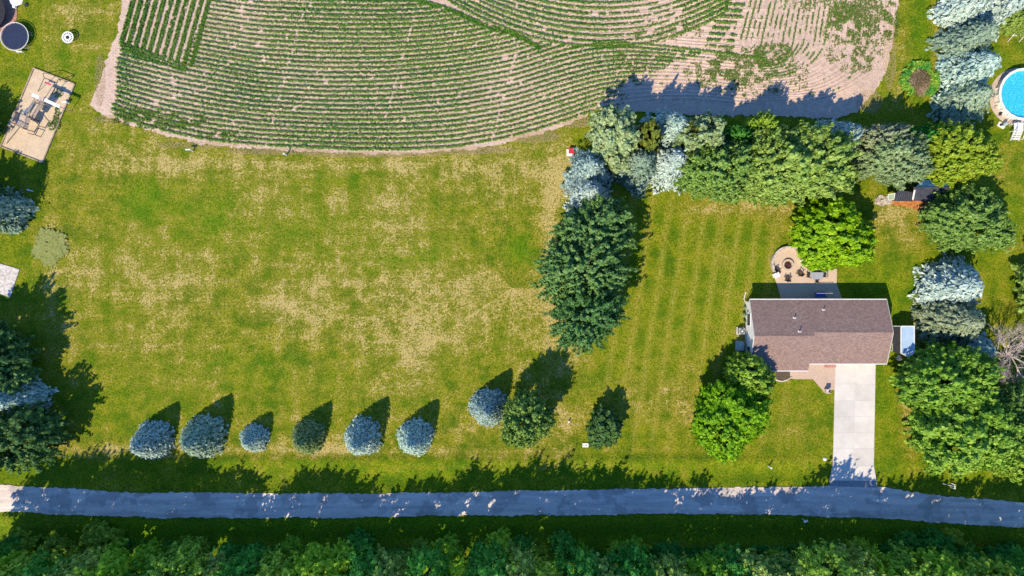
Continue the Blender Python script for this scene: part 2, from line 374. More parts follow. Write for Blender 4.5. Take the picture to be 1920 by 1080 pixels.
dry = .30*((pxg > 80) & (pxg < 1075)) * (pyg < 860) + blob(pxg, pyg, DRY) - .5*np.clip(blob(pxg, pyg, LUSH), 0, 1) + .1
stripe = np.exp(-np.maximum(0, abs(pxg-1300)-150)/30)*np.exp(-np.maximum(0, abs(pyg-590)-220)/30)
for nm, a in (('dry', dry), ('stripe', stripe), ('lush', np.clip(blob(pxg, pyg, LUSH), 0, 1))):
    at = me.attributes.new(nm, 'FLOAT', 'POINT'); at.data.foreach_set('value', a.reshape(-1).astype(np.float32))
lawn = link('lawn', me, M['lawn']); tag(lawn, 'mown green lawn with straw coloured dry patches', 'lawn', kind='structure')

def noisy_poly(pts, step=.5, amp=.12, seed=1, close=True):
    rng = np.random.RandomState(seed); out = []; n = len(pts)
    for i in range(n if close else n-1):
        a = np.array(pts[i], float); b = np.array(pts[(i+1) % n], float); k = max(1, int(np.linalg.norm(b-a)/step))
        for j in range(k): out.append(tuple(a+(b-a)*j/k+rng.normal(size=2)*amp))
    return out
def sheet(name, poly, z, m, amp=0, step=.5, seed=1, parent=None, thick=None):
    if amp: poly = noisy_poly(poly, step, amp, seed)
    bm = bmesh.new(); vv = [bm.verts.new((p[0], p[1], z)) for p in poly]; f = bm.faces.new(vv)
    if f.normal.z < 0: f.normal_flip()
    f.normal_update()
    if f.normal.z < 0: f.normal_flip()
    bmesh.ops.triangulate(bm, faces=[f])
    me = D.meshes.new(name); bm.to_mesh(me); bm.free(); return link(name, me, m, parent)
# road
rx = np.arange(-1300, 3300, 5.)
rng = np.random.RandomState(5)
tt = interp(ROAD_T, rx)+rng.normal(size=len(rx))*.9+3*(vnoise(rx/60, 3)-.5); bb = interp(ROAD_B, rx)+rng.normal(size=len(rx))*.8+3*(vnoise(rx/50, 4)-.5)
cols = np.linspace(0, 1, 9); V = []; F = []
for i, x in enumerate(rx):
    for c in cols:
        X, Y = P(x, tt[i]+(bb[i]-tt[i])*c); V.append((X, Y, .025+.05*math.sin(PI*c)-.025*(math.exp(-((c-.3)/.08)**2)+math.exp(-((c-.7)/.08)**2))))
for i in range(len(rx)-1):
    for c in range(8): a = i*9+c; F.append((a, a+1, a+10, a+9))
me = D.meshes.new('gravel_road'); me.from_pydata(V, [], [tuple(reversed(f)) for f in F]); me.update()
if me.polygons[0].normal.z < 0: me.flip_normals()
tag(link('gravel_road', me, M['road']), 'pale gravel lane with wheel tracks in the shade of the wood', 'road', kind='structure')

# ------------------------------------------------------------------ crop field
FIELD = [(232, -140), (228, 0), (222, 60), (205, 95), (188, 150), (168, 197), (180, 208), (215, 224), (300, 251), (370, 270), (470, 279), (600, 286), (750, 289), (880, 281), (960, 265), (1030, 246), (1095, 222),
         (1110, 205), (1180, 208), (1300, 215), (1430, 218), (1560, 222), (1605, 212), (1640, 172), (1664, 130), (1672, 80), (1686, 0), (1710, -140)]
field = sheet('crop_field', [P(*p) for p in FIELD], .03, M['soil'], .13, .35, 4)
tag(field, 'ploughed pinkish soil field planted with curving green crop rows', 'field', kind='structure')
def row_curve(k):
    """main block rows: k=0 follows the field's lower edge, interpolated towards the flatter upper rows"""
    x = np.arange(190, 1445, 8.)
    c0 = smooth_curve([(190, 204), (230, 221), (300, 243), (400, 263), (500, 272), (650, 279), (750, 280), (850, 275), (950, 258), (1050, 229), (1130, 200), (1200, 187), (1300, 184), (1440, 196)], x)
    c1 = smooth_curve([(190, 84), (230, 95), (350, 122), (480, 147), (600, 155), (720, 154), (850, 143), (960, 124), (1050, 96), (1108, 84), (1180, 81), (1250, 88), (1330, 97), (1440, 112)], x)
    c2 = smooth_curve([(190, -60), (350, -18), (480, 0), (600, 6), (720, 8), (800, 5), (900, -8), (1000, -35), (1440, -200)], x)
    if k <= 14: y = c0+(c1-c0)*k/14
    else: y = c1+(c2-c1)*(k-14)/16.5
    return x, y
rows = []      # (xs, ys, density)
def lx(y): return 395-55*(y/110.)          # boundary between the left block and the main block
def dl(x): return np.interp(x, [770, 785, 900, 960, 1010, 1060], [-6, 0, 44, 66, 90, 200])   # diagonal headland
for k in range(0, 34):
    x, y = row_curve(k); d = np.ones_like(x)
    band = np.interp(x, [230, 345], [84, 134])
    d[(x < lx(y)+2) & (y < band+2)] = 0
    if k > 14: d[(x > 770) & (x < 1005) & (y < dl(x)-3)] = 0; d[x > 1075] = 0; d[(x > 1000) & (y < 91-.00105*(x-1130)**2)] = 0
    if k <= 13:
        fade = 1-np.clip((x-(1070+k*16))/140., 0, 1); d *= fade
    else: d[x > 1440] = 0
    if k in (0, 1, 2): d[(x < 330)] *= 1.0
    d[(x < 212+k*.8)] = 0
    d[(y < -12)] = 0
    rows.append((x, y, d*.97))
for j in range(11):                                   # left block, steep rows
    for off in (-1.9, 1.9):
     y = np.arange(-20, 132, 6.); x = 251+off+j*14.2-.276*y
     d = np.ones_like(x)*.93; d[y > np.interp(x, [230, 345], [82, 128])] = 0; d[y > 132-0*x] = 0
     rows.append((x, y, d))
for j in range(3):                                    # green headland band at its foot
    x = np.arange(228, 350, 4.); y = np.interp(x, [230, 345], [82+j*6, 122+j*6]); rows.append((x, y, np.ones_like(x)*1.0))
for j in range(2):                                    # green overlap along the diagonal headland
    x = np.arange(775, 1012, 4.); rows.append((x, dl(x)-3+j*4.5+2*np.sin(x*.05), np.ones_like(x)*.8))
for j in range(13):                                   # upper middle: nested bowls
    x = np.arange(700, 1400, 6.); w = (x-1130)
    y = 88-j*10.3-np.abs(w)**2*(.00105-.000012*j)-np.maximum(0, w-90)*.06
    d = np.ones_like(x)*.86; d[y > dl(x)+3] = 0; d[x > 1372-(y*.55)] = 0; d[y < -12] = 0
    rows.append((x, y, d))
for j in range(8):                                    # short cross rows beside the right block
    x = np.arange(1270, 1400, 5.); y = 6+j*11.5+(x-1330)*.06
    d = np.ones_like(x)*.7; d[x < 1352-y*.55+10] = 0; d[x > 1402-y*.27] = 0; rows.append((x, y, d))
for j in range(30):                                   # right block: run down the field then turn left
    x0 = 1408+j*9.3; r = 6+j*5.2; yb = 84-j*1.2
    y1 = np.arange(-20, yb, 6.); x1 = x0-.24*y1*np.interp(j, [0, 29], [1.1, .25])
    xe, ye = x1[-1], y1[-1]; an = np.linspace(0, PI*.52, 26)
    x2 = xe-r*1.15+r*1.15*np.cos(an); y2 = ye+r*.9*np.sin(an)
    x3 = np.arange(x2[-1], 1395, -6.); y3 = np.full_like(x3, y2[-1])
    d = np.concatenate([np.full(len(x1), .68 if j < 18 else .45), np.full(len(x2), .60 if 2 < j < 17 else .15), np.full(len(x3), .25 if j < 16 else .0)])
    d[:len(y1)] *= np.where(y1 > 70, .5, 1)
    rows.append((np.concatenate([x1, x2, x3]), np.concatenate([y1, y2, y3]), d))
fpoly = np.array([P(*p) for p in FIELD])
def in_field(px, py, margin=6):
    x = px; y = py; ins = np.zeros(len(x), bool); pl = np.array(FIELD, float); n = len(pl)
    for i in range(n):
        x1, y1 = pl[i]; x2, y2 = pl[(i+1) % n]
        c = ((y1 > y) != (y2 > y)) & (x < (x2-x1)*(y-y1)/(y2-y1+1e-9)+x1); ins ^= c
    return ins
rng = np.random.RandomState(11); ridges = MB()
for ri, (x, y, d) in enumerate(rows):
    wx = (x-960)/S; wy = (540-y)/S
    seg = np.hypot(np.diff(wx), np.diff(wy)); s = np.concatenate([[0], np.cumsum(seg)])
    q = np.arange(0, s[-1], .115); X = np.interp(q, s, wx); Y = np.interp(q, s, wy); dn = np.interp(q, s, d)
    PX = 960+X*S; PY = 540-Y*S; ok = in_field(PX, PY) & (PY > -25)
    tx = np.gradient(X); ty = np.gradient(Y); tl = np.hypot(tx, ty); NX = -ty/tl; NY = tx/tl
    # gaps: along-row noise + tyre tracks crossing the rows
    g = vnoise(q*.9, ri*3+1)*.6+vnoise(q*3.1, ri*3+2)*.4
    big = vnoise2(X*.10+20, Y*.10+20, 8)
    trk = np.minimum(abs(((PX+PY*.28-470) % 210)-105), 50)
    istrk = (trk < 2.2) & (g < .5) & (ri < 34)
    pres = ok & (g > .97-dn*.88-.2*(big-.5)*(dn > .3)) & ~istrk
    pres &= dn > .02
    # low soil ridge under every row, also where nothing grows
    okr = ok & ((dn > .02) | (PX > 1050)); lo = np.where(okr)[0]
    if len(lo) > 8:
        a, b = lo[0], lo[-1]; ii = np.arange(a, b, 5); 
        w = .2; base = len(ridges.v)
        h = .055+.05*vnoise(q[ii]*1.7, ri+900)
        for t_, h_ in zip(ii, h):
            ridges.v += [(X[t_]-NX[t_]*w, Y[t_]-NY[t_]*w, .022), (X[t_]+rng.normal()*.03, Y[t_]+rng.normal()*.03, .03+h_), (X[t_]+NX[t_]*w, Y[t_]+NY[t_]*w, .022)]
        for t_ in range(len(ii)-1):
            if okr[ii[t_]] and okr[ii[t_+1]]:
                c = base+t_*3; ridges.f += [(c, c+3, c+4, c+1), (c+1, c+4, c+5, c+2)]
    X = X[pres]; Y = Y[pres]; NXp = NX[pres]; NYp = NY[pres]; n = len(X)
    if n < 12: continue
    rep = 5; X = np.repeat(X, rep); Y = np.repeat(Y, rep); NXp = np.repeat(NXp, rep); NYp = np.repeat(NYp, rep)
    dn_ = np.repeat(dn[pres], rep); vig = .78+.5*np.repeat(big[pres], rep); vig *= np.where(dn_ < .7, .66, 1.)
    lat = rng.normal(size=len(X))*.10*vig
    pos = np.stack([X+NXp*lat+rng.normal(size=len(X))*.04, Y+NYp*lat+rng.normal(size=len(X))*.04, .04+np.abs(rng.normal(size=len(X)))*.02+(.31*vig)*rng.rand(len(X))*np.exp(-(lat/.16)**2)], 1)
    nor = nrm(np.stack([NXp*lat*3+rng.normal(size=len(X))*.5, NYp*lat*3+rng.normal(size=len(X))*.5, np.full(len(X), .8)], 1))
    qd = leaf_quads(pos, nor, (.06+.055*rng.rand(len(X)))*vig*1.15, np.full(len(X), 1.25), rng)
    o = link('crop_row', quads_mesh('crop_row', qd), M['crop'], field)
o = ridges.build('tilled_ridges', M['soil'], field); o['kind'] = 'stuff'
# volunteer weeds scattered over the thin part of the field
def scatter(name, blobs, n, m, hmax, sz, parent=None, seed=3, clump=1, zb=.03):
    rng = np.random.RandomState(seed); A = []
    tot = sum(b[2]*b[3]*b[4] for b in blobs)
    for x, y, rx_, ry_, a in blobs:
        k = int(n*rx_*ry_*a/tot); r = np.sqrt(rng.rand(k)); an = rng.rand(k)*2*PI
        A.append(np.stack([x+rx_*r*np.cos(an), y+ry_*r*np.sin(an)], 1))
    A = np.concatenate(A); keep = vnoise2(A[:, 0]*.11, A[:, 1]*.11, seed) > .42 if clump else np.ones(len(A), bool); A = A[keep]
    if clump: A = np.repeat(A, 3, 0)+rng.normal(size=(len(A)*3, 2))*1.2
    k = len(A); pos = np.stack([(A[:, 0]-960)/S, (540-A[:, 1])/S, zb+hmax*rng.rand(k)], 1)
    nor = nrm(np.stack([rng.normal(size=k)*.5, rng.normal(size=k)*.5, np.full(k, .8)], 1))
    qd = leaf_quads(pos, nor, sz*(.6+.8*rng.rand(k)), np.full(k, 1.4), rng)
    return link(name, quads_mesh(name, qd), m, parent)
o = scatter('field_weeds', [(1390, 125, 70, 35, 1.4), (1450, 105, 40, 25, 1), (1610, 40, 60, 45, .9), (1590, 35, 35, 30, .7), (1670, 40, 14, 40, 1.2), (1330, 140, 50, 25, .7), (1200, 115, 60, 18, .5), (1520, 10, 60, 12, .4),
                            (1615, 110, 20, 22, .7), (1250, 60, 70, 20, .4), (300, 225, 90, 16, 1.0), (420, 255, 60, 10, .6), (250, 215, 40, 12, 1), (1480, 150, 40, 30, .35), (1600, 80, 60, 60, .35), (1400, 170, 60, 12, .5)], 8500, M['weed'], .16, .085, field, 21)
o['kind'] = 'stuff'
o = scatter('field_edge_grass', [(188, 150, 10, 50, .7), (215, 224, 40, 9, .6), (370, 272, 80, 6, .7), (520, 284, 100, 6, 1), (700, 290, 130, 5, 1), (880, 282, 90, 7, 1), (1000, 256, 50, 12, 1), (1080, 228, 30, 12, 1), (1668, 100, 12, 70, .7), (1630, 190, 25, 22, .7)], 16000, M['drygrass'], .05, .035, field, 22, 0)
o['kind'] = 'stuff'

# ------------------------------------------------------------------ tree makers
def crown_decid(seed, nc=150, nl=120, flat=.8, leaf=.05, rc=.2, low=-.45, gap=.0, spike=.12, slen=.5):
    rng = np.random.RandomState(seed)
    i = np.arange(nc)+.5; z = 1-(1-low)*i/nc; az = PI*(1+5**.5)*i+rng.normal(size=nc)*.25; r = np.sqrt(np.maximum(0, 1-z*z))
    dr = np.stack([r*np.cos(az), r*np.sin(az), z], 1); dr = nrm(dr+rng.normal(size=(nc, 3))*.10)
    a = np.arctan2(dr[:, 1], dr[:, 0]); p = rng.rand(4)*6.28
    lob = 1+.13*np.sin(2*a+p[0])+.10*np.sin(3*a+p[1]+2*dr[:, 2])+.07*np.sin(5*a+p[2]+3*dr[:, 2])
    rad = lob*(.80-.30*rng.rand(nc)**2.2)
    C = dr*rad[:, None]; RC = rc*(.7+.65*rng.rand(nc))
    A = np.repeat(np.arange(nc), nl); n = len(A)
    d = nrm(rng.normal(size=(n, 3))); d = nrm(d+.75*dr[A]+np.array([0, 0, .25]))
    pos = C[A]+d*(RC[A]*(.55+.5*rng.rand(n)))[:, None]
    st = rng.rand(n) < spike; pos[st] = (C[A]+dr[A]*(RC[A]*(.7+slen*1.6*rng.rand(n)))[:, None]+d*(RC[A]*.28)[:, None])[st]
    pos[:, 2] *= flat
    nor = nrm(d*.55+dr[A]*.55+np.array([0, 0, .25])+rng.normal(size=(n, 3))*.5)
    size = leaf*(.55+.8*rng.rand(n))
    if gap: k = rng.rand(n) > gap; pos, nor, size = pos[k], nor[k], size[k]
    return leaf_quads(pos, nor, size, np.full(len(pos), 1.3), rng)
def crown_conifer(seed, levels=26, nb=26, ns=15, prof=.8, leaf=.030, asp=2.6, irr=.08, droop=.12, low=.02, side=.16, hr=2.3):
    """unit base radius, unit height; sprays radiate from the stem; hr = height/radius used for orientation"""
    rng = np.random.RandomState(seed); PS = []; NO = []; AL = []
    ph = rng.rand(3)*6.28
    for li in range(levels):
        t = low+(1-low)*(li+.5)/levels; rr = (1-t)**prof; k = max(5, int(nb*(.25+.75*rr)))
        for b in range(k):
            a = 2*PI*(b+.5*(li % 2))/k+rng.normal()*.10; br = rr*(1+irr*(math.sin(3*a+ph[0])+math.sin(5*a+ph[1]+4*t))+rng.normal()*irr*.9)
            br = max(.05, br); m = max(4, int(ns*(.35+.65*rr)))
            s = 1-.72*rng.rand(m)**1.5
            lat = rng.normal(size=m)*side*(.35+.65*rr)*(1.15-s)
            dx, dy = math.cos(a), math.sin(a)
            z = t+(.02-droop*rr*s**2)*.55+rng.normal(size=m)*.010+(1-s)*.015
            p = np.stack([dx*br*s-dy*lat, dy*br*s+dx*lat, z], 1)
            al = np.stack([dx-dy*lat*2.5+rng.normal(size=m)*.25, dy+dx*lat*2.5+rng.normal(size=m)*.25, -.1+rng.normal(size=m)*.30], 1)
            no = np.stack([dx*.74+rng.normal(size=m)*.34, dy*.74+rng.normal(size=m)*.34, .56+rng.normal(size=m)*.28], 1)
            PS.append(p); NO.append(no); AL.append(al)
    p = np.concatenate(PS); no = nrm(np.concatenate(NO)); al = nrm(np.concatenate(AL)); n = len(p)
    size = leaf*(.6+.8*rng.rand(n)); p[:, 2] *= hr
    q = leaf_quads(p, no, size, np.full(n, asp), rng, al); q[:, :, 2] = np.maximum(q[:, :, 2], .01); return q
def trunk_mesh(name, seed, kind):
    rg = random.Random(seed); mb = MB()
    if kind == 'decid':      # unit radius crown centred at z=0, trunk from -1 (scaled later)
        mb.tube([(0, 0, -1.0), (.02, 0, -.7), (.03, .02, -.35), (0, .03, .1), (.02, 0, .45)], [.085, .06, .052, .035, .012], 8)
        for i in range(9):
            a = i*2.4+rg.random()*.5; z = -.55+.09*i; r = .55+.25*rg.random()
            mb.tube([(.02, .01, z), (math.cos(a)*r*.45, math.sin(a)*r*.45, z+.17), (math.cos(a)*r, math.sin(a)*r, z+.34)], [.03, .02, .006], 5)
    else:                    # unit height conifer
        mb.tube([(0, 0, 0), (0, 0, .3), (.005, 0, .65), (0, 0, .97)], [.06, .045, .025, .006], 8)
        for i in range(26):
            a = i*2.4; t = .08+.85*i/26; r = (1-t)**.85*.8
            mb.tube([(0, 0, t+.01), (math.cos(a)*r, math.sin(a)*r, t-.02)], [.014*(1-t)+.004, .003], 4)
    me = D.meshes.new(name); me.from_pydata(mb.v, [], mb.f); me.update(); me.materials.append(M['bark']); return me
CROWN = {}
for i in range(5): CROWN['D%d' % i] = quads_mesh('broadleaf_crown', crown_decid(100+i, 380, 92, .82, .027, .115, spike=.3, slen=.75))
for i in range(2): CROWN['M%d' % i] = quads_mesh('dense_crown', crown_decid(140+i, 480, 56, .85, .031, .09, spike=.15, slen=.5))
for i in range(3): CROWN['J%d' % i] = quads_mesh('jagged_crown', crown_decid(150+i, 260, 80, .9, .032, .13, -.7, spike=.5, slen=1.1))
for i in range(2): CROWN['R%d' % i] = quads_mesh('round_crown', crown_decid(160+i, 150, 90, .95, .055, .17, -.8))
for i in range(4): CROWN['F%d' % i] = quads_mesh('wood_crown', crown_decid(180+i, 150, 80, .95, .040, .155, -.75, .42, .3, .8))
for i in range(3): CROWN['S%d' % i] = quads_mesh('spruce_crown', crown_conifer(200+i, prof=.66, irr=.04, ns=12, leaf=.042, asp=1.7, levels=28))
for i in range(3): CROWN['P%d' % i] = quads_mesh('pine_crown', crown_conifer(220+i, levels=20, nb=17, ns=34, prof=.62, leaf=.038, asp=2.0, irr=.13, droop=.10, side=.30))
for i in range(2): CROWN['B%d' % i] = quads_mesh('shrub_crown', crown_decid(240+i, 60, 90, .8, .085, .26, -.3))
for m_ in CROWN.values(): m_.materials.append(M['maple'])
TR = {'d': [trunk_mesh('trunk', i, 'decid') for i in range(2)], 'c': [trunk_mesh('trunk', i, 'con') for i in range(2)]}
def setmat(o, m):
    o.material_slots[0].link = 'OBJECT'; o.material_slots[0].material = m
def btree(name, px, py, rx_, ry_, h, var, m, label, group=None, rz=None, low=.22, cat='tree'):
    """broadleaf tree seen at pixel (px,py) with apparent radii in px"""
    zc = h*(.5+low/2); x, y = P(px, py, zc); k = (1-zc/CH)/S
    rz = rnd.random()*6.28 if rz is None else rz
    gz = float(ground_z(x, y)) if abs(x) < 100 and abs(y) < 60 else -.05
    t = thing(name, label, cat, (x, y, gz), 0, group)
    top = CROWN[var]; zz = np.empty(len(top.vertices)*3, np.float32)
    o = link('crown', top, None, t); setmat(o, M[m])
    flat = {'J': .93, 'D': .80, 'M': .83, 'R': .93, 'F': .93, 'B': .78}[var[0]]; lowz = {'J': .75, 'D': .50, 'M': .50, 'R': .85, 'F': .80, 'B': .38}[var[0]]
    hz = (h*(1-low))/(flat+lowz*flat); zc2 = h-hz*flat
    o.location = (0, 0, zc2); o.scale = (rx_*k, ry_*k, hz)
    # rotation about z with unequal radii: keep radii aligned with the photo by rotating only for round crowns
    if abs(rx_-ry_) < .12*rx_: o.rotation_euler = (0, 0, rz)
    tk = link('trunk', TR['d'][rnd.randrange(2)], None, t); sxy = min(rx_, ry_)*k; tk.location = (0, 0, zc2); tk.scale = (sxy, sxy, zc2+.05 if zc2 > .2 else .3)
    return t
def ctree(name, px, py, r, h, var, m, label, group=None, ry_=None, cat='tree', rz=None):
    """conifer: the visible disc sits near the ground"""
    zc = h*.18; x, y = P(px, py, zc); k = (1-zc/CH)/S; rz = rnd.random()*6.28 if rz is None else rz
    gz = float(ground_z(x, y)) if abs(x) < 100 and abs(y) < 60 else -.05
    t = thing(name, label, cat, (x, y, gz), 0, group)
    o = link('crown', CROWN[var], None, t); setmat(o, M[m]); o.scale = (r*k, (ry_ or r)*k, h/2.3); o.location = (0, 0, .05)
    if ry_ is None: o.rotation_euler = (0, 0, rz)
    tk = link('trunk', TR['c'][rnd.randrange(2)], None, t); tk.scale = (r*k, r*k, h*.98)
    return t
# roadside row on the big lawn
G1 = 'small trees in a row along the lane'
ctree('spruce_tree', 285, 826, 39, 6.3, 'S0', 'blue', 'pale blue spruce, leftmost of the row along the lane', G1)
ctree('spruce_tree', 380, 820, 44, 7.0, 'S1', 'bluegreen', 'largest blue-green spruce of the lane row, second from left', G1)
ctree('spruce_tree', 476, 822, 28.5, 4.4, 'S2', 'blue', 'smallest blue spruce of the lane row, third from left', G1)
ctree('spruce_tree', 577, 820, 34, 5.9, 'S1', 'spruce_green', 'dark green spruce between the blue spruces of the lane row', G1)
ctree('spruce_tree', 679, 821, 38, 6.8, 'S2', 'blue', 'blue spruce right of the dark green one in the lane row', G1)
ctree('spruce_tree', 777, 821, 36.5, 6.3, 'S0', 'blue', 'blue spruce standing alone with pointed shadow, sixth in lane row', G1)
ctree('spruce_tree', 915, 765, 38, 6.4, 'S1', 'blue', 'blue spruce set back beside the tall leafy tree', G1)
btree('broadleaf_tree', 988, 790, 51, 52, 9.5, 'D0', 'maple', 'tall leafy green tree with speckled crown beside a blue spruce', G1, low=.2)
btree('broadleaf_tree', 1133, 804, 34, 37, 4.6, 'R0', 'dark', 'small round grey-green tree beside the white utility cover', G1, low=.04)
# pines between the two lawns
G2 = 'evergreens dividing the two lawns'
btree('pine_tree', 1116, 432, 70, 58, 10.0, 'J0', 'pine', 'dark green evergreen just below the blue-white spruces', G2, low=.1, rz=1.)
btree('pine_tree', 1094, 500, 78, 66, 11, 'J1', 'pine', 'widest dark green evergreen in the middle of the divider', G2, low=.1)
btree('pine_tree', 1100, 592, 66, 60, 10.0, 'J2', 'pine', 'dark green evergreen at the lower end of the divider', G2, low=.1)
ctree('spruce_tree', 1102, 322, 42, 9.0, 'P2', 'blue', 'blue-white spruce beside the small red-lidded box', G2)
ctree('spruce_tree', 1100, 366, 42, 8.5, 'P0', 'frost', 'frosted blue spruce above the dark evergreens', G2)
# hedge belt below the field
G3 = 'tree belt between field and house lawn'
btree('sage_tree', 1152, 258, 54, 52, 10, 'R1', 'sage', 'pale sage green tree at the left end of the tree belt', G3, low=.1)
ctree('spruce_tree', 1194, 312, 48, 8.5, 'P1', 'bluegreen', 'blue-green spruce at the lower left of the tree belt', G3)
ctree('spruce_tree', 1252, 310, 48, 8.5, 'P2', 'frost', 'frosted pale spruce at the lower edge of the tree belt', G3)
ctree('spruce_tree', 1250, 250, 46, 9.5, 'P0', 'blue', 'blue-grey spruce at the field side of the tree belt', G3)
btree('olive_tree', 1214, 262, 20, 32, 9.5, 'B0', 'olive', 'narrow olive green tree squeezed between pale spruces', G3, low=.1)
btree('sage_tree', 1312, 260, 48, 42, 9.8, 'R0', 'sage', 'grey-green tree right of the blue-grey spruce', G3, low=.1)
btree('olive_tree', 1288, 262, 14, 22, 9.0, 'B1', 'olive', 'small olive crown in front of the grey-green tree', G3, low=.1)
btree('maple_tree', 1352, 318, 76, 62, 10.5, 'D2', 'maple', 'mid green maple in the left middle of the tree belt', G3, low=.12)
btree('maple_tree', 1500, 308, 112, 82, 11.0, 'D0', 'maple', 'widest mid green maple in the tree belt', G3, low=.1, rz=0)
btree('maple_tree', 1432, 300, 56, 62, 10.2, 'D1', 'maple', 'mid green maple between two wider maples of the belt', G3, low=.12)
btree('shrubby_tree', 1428, 240, 30, 26, 8.8, 'D3', 'fresh', 'small bright green tree on the field side of the belt', G3, low=.1)
btree('shrubby_tree', 1385, 262, 34, 26, 7.5, 'D4', 'wood_leaf', 'dark shaded tree behind the small bright green one', G3, low=.1)
ctree('spruce_tree', 1566, 266, 42, 8.6, 'P1', 'blue', 'shaded blue spruce behind the widest maple', G3)
btree('sage_tree', 1680, 296, 68, 52, 9.5, 'D4', 'sage', 'sage green tree above the dark roofed shed', G3, low=.1)
btree('shrubby_tree', 1655, 262, 46, 34, 8.6, 'D2', 'grey', 'greyish tree behind the sage green one', G3, low=.1)
btree('locust_tree', 1797, 288, 70, 58, 10.0, 'D1', 'yellow', 'yellow-green tree at the right end of the tree belt', G3, low=.12)
btree('shrubby_tree', 1735, 258, 40, 26, 7.0, 'D0', 'wood_leaf', 'dark tree in shade between sage and yellow-green trees', G3, low=.1)
btree('maple_tree', 1820, 414, 84, 60, 8.0, 'D3', 'maple', 'broad green tree right of the dark roofed shed', G3, low=.1)
# house trees
btree('lime_tree', 1566, 442, 92, 66, 8.6, 'M0', 'lime', 'bright lime green tree beside the round patio', None, low=.12)
btree('lime_tree', 1372, 784, 82, 78, 9.0, 'M1', 'lime', 'bright lime green tree on the front lawn', None, low=.12)
btree('broadleaf_tree', 1408, 705, 54, 40, 7.6, 'M0', 'fresh', 'deep green tree touching the left corner of the house', None, low=.1)
# right edge, upper
G4 = 'pale tree screen beside the neighbouring pool'
ctree('spruce_tree', 1802, 14, 44, 8.5, 'P0', 'frost', 'palest frosted spruce at the top of the screen', G4)
ctree('spruce_tree', 1872, 14, 46, 8.5, 'P1', 'frost', 'frosted spruce at the top right beside a green tree', G4)
ctree('spruce_tree', 1806, 82, 46, 8.0, 'P2', 'bluegreen', 'grey-green spruce just below the palest one', G4)
ctree('spruce_tree', 1808, 138, 48, 8.2, 'P0', 'blue', 'pale blue spruce nearest the round pool', G4)
ctree('spruce_tree', 1800, 192, 46, 7.5, 'P1', 'bluegreen', 'half shaded blue-green spruce at the bottom of the screen', G4)
btree('broadleaf_tree', 1918, 38, 34, 24, 6, 'D2', 'maple', 'green tree at the top right corner by the white swing', None, low=.1)
# right edge, middle and lower
G5 = 'trees along the right side of the house'
ctree('spruce_tree', 1776, 536, 54, 8.2, 'P2', 'frost', 'silver-grey spruce at the top of the group beside the house', G5)
ctree('spruce_tree', 1778, 598, 56, 8.4, 'P0', 'grey', 'grey-green spruce right of the small side shed', G5)
ctree('spruce_tree', 1812, 652, 42, 6.5, 'P1', 'blue', 'shaded blue spruce next to the bare tree', G5)
btree('broadleaf_tree', 1786, 712, 84, 72, 10, 'D0', 'fresh', 'bright green tree right of the driveway top', G5, low=.1)
btree('broadleaf_tree', 1822, 812, 96, 92, 10.5, 'D2', 'fresh', 'largest bright green tree at lower right by the lane', G5, low=.08)
btree('broadleaf_tree', 1905, 780, 66, 72, 9, 'D3', 'maple', 'mid green tree at the right frame edge', G5, low=.1)
btree('broadleaf_tree', 1900, 862, 62, 40, 6.5, 'D4', 'fresh', 'lower bright green tree at the right edge above the lane', G5, low=.08)
btree('broadleaf_tree', 2010, 560, 70, 90, 11, 'D1', 'maple', 'tree beyond the right edge whose shadow crosses the lawn', G5, low=.1)
# left edge
G6 = 'evergreens along the left edge'
ctree('spruce_tree', 10, 395, 42, 9.0, 'P0', 'bluegreen', 'grey-blue spruce at the left edge below the playground', G6)
btree('pine_tree', -58, 385, 62, 56, 7.0, 'J0', 'dark', 'dark evergreen at the left edge shading the sandpit', G6, low=.08)
btree('pine_tree', -40, 670, 76, 66, 10.0, 'J1', 'dark', 'dark evergreen at the left edge above the shaded blue spruce', G6, low=.08)
ctree('spruce_tree', 38, 742, 52, 8.2, 'P1', 'blue', 'shaded blue spruce between dark evergreens at the left', G6, ry_=38)
btree('pine_tree', 26, 822, 80, 62, 9.0, 'J2', 'dark', 'dark green evergreen at the lower left above the lane', G6, low=.06)
btree('pine_tree', 4, 694, 52, 48, 8.0, 'J0', 'pine', 'dark green evergreen wedged beside the shaded blue spruce', G6, low=.08)
btree('broadleaf_tree', -95, 880, 60, 40, 6.5, 'D0', 'dark', 'dark tree cut by the left edge above the lane', G6, low=.06)
btree('pine_tree', -62, 236, 46, 44, 5.5, 'J1', 'dark', 'dark evergreen cut by the left edge beside the sandpit', G6, low=.06)
btree('low_shrub', 94, 462, 32, 35, .28, 'R1', 'patchy', 'low olive shrub with purplish middle on the left lawn', None, low=.0, cat='shrub')

# woodland below the lane
G7 = 'woodland trees below the lane'
rng = np.random.RandomState(77)
LM_ = [(20, 'the left frame edge'), (285, 'the leftmost blue spruce'), (380, 'the largest blue-green spruce'), (476, 'the smallest blue spruce'), (577, 'the dark green spruce'), (679, 'the fifth lane spruce'), (777, 'the sixth lane spruce'),
       (915, 'the set-back blue spruce'), (988, 'the tall leafy tree'), (1133, 'the small round tree'), (1373, 'the front lawn lime tree'), (1511, 'the white mailbox'), (1601, 'the driveway'), (1786, 'the sign frame'), (1910, 'the right frame edge')]
used_labels = {}
def where(px_):
    x_, nm = min(LM_, key=lambda q: abs(q[0]-px_)); d = px_-x_
    far = 'far ' if abs(d) > 62 else ''
    return ('directly below ' if abs(d) <= 18 else far+'right of ' if d > 0 else far+'left of ')+nm
def place_label(base, px_, kind):
    for ad in ('', 'smaller ', 'third '):
        l_ = base.format(ad)+', '+where(px_)
        if l_ not in used_labels: used_labels[l_] = 1; return l_
    return l_
wl = ['leafy dark green woodland tree in the shaded wood below the lane', 'light green woodland tree in the shaded wood below the lane']
xw = 26
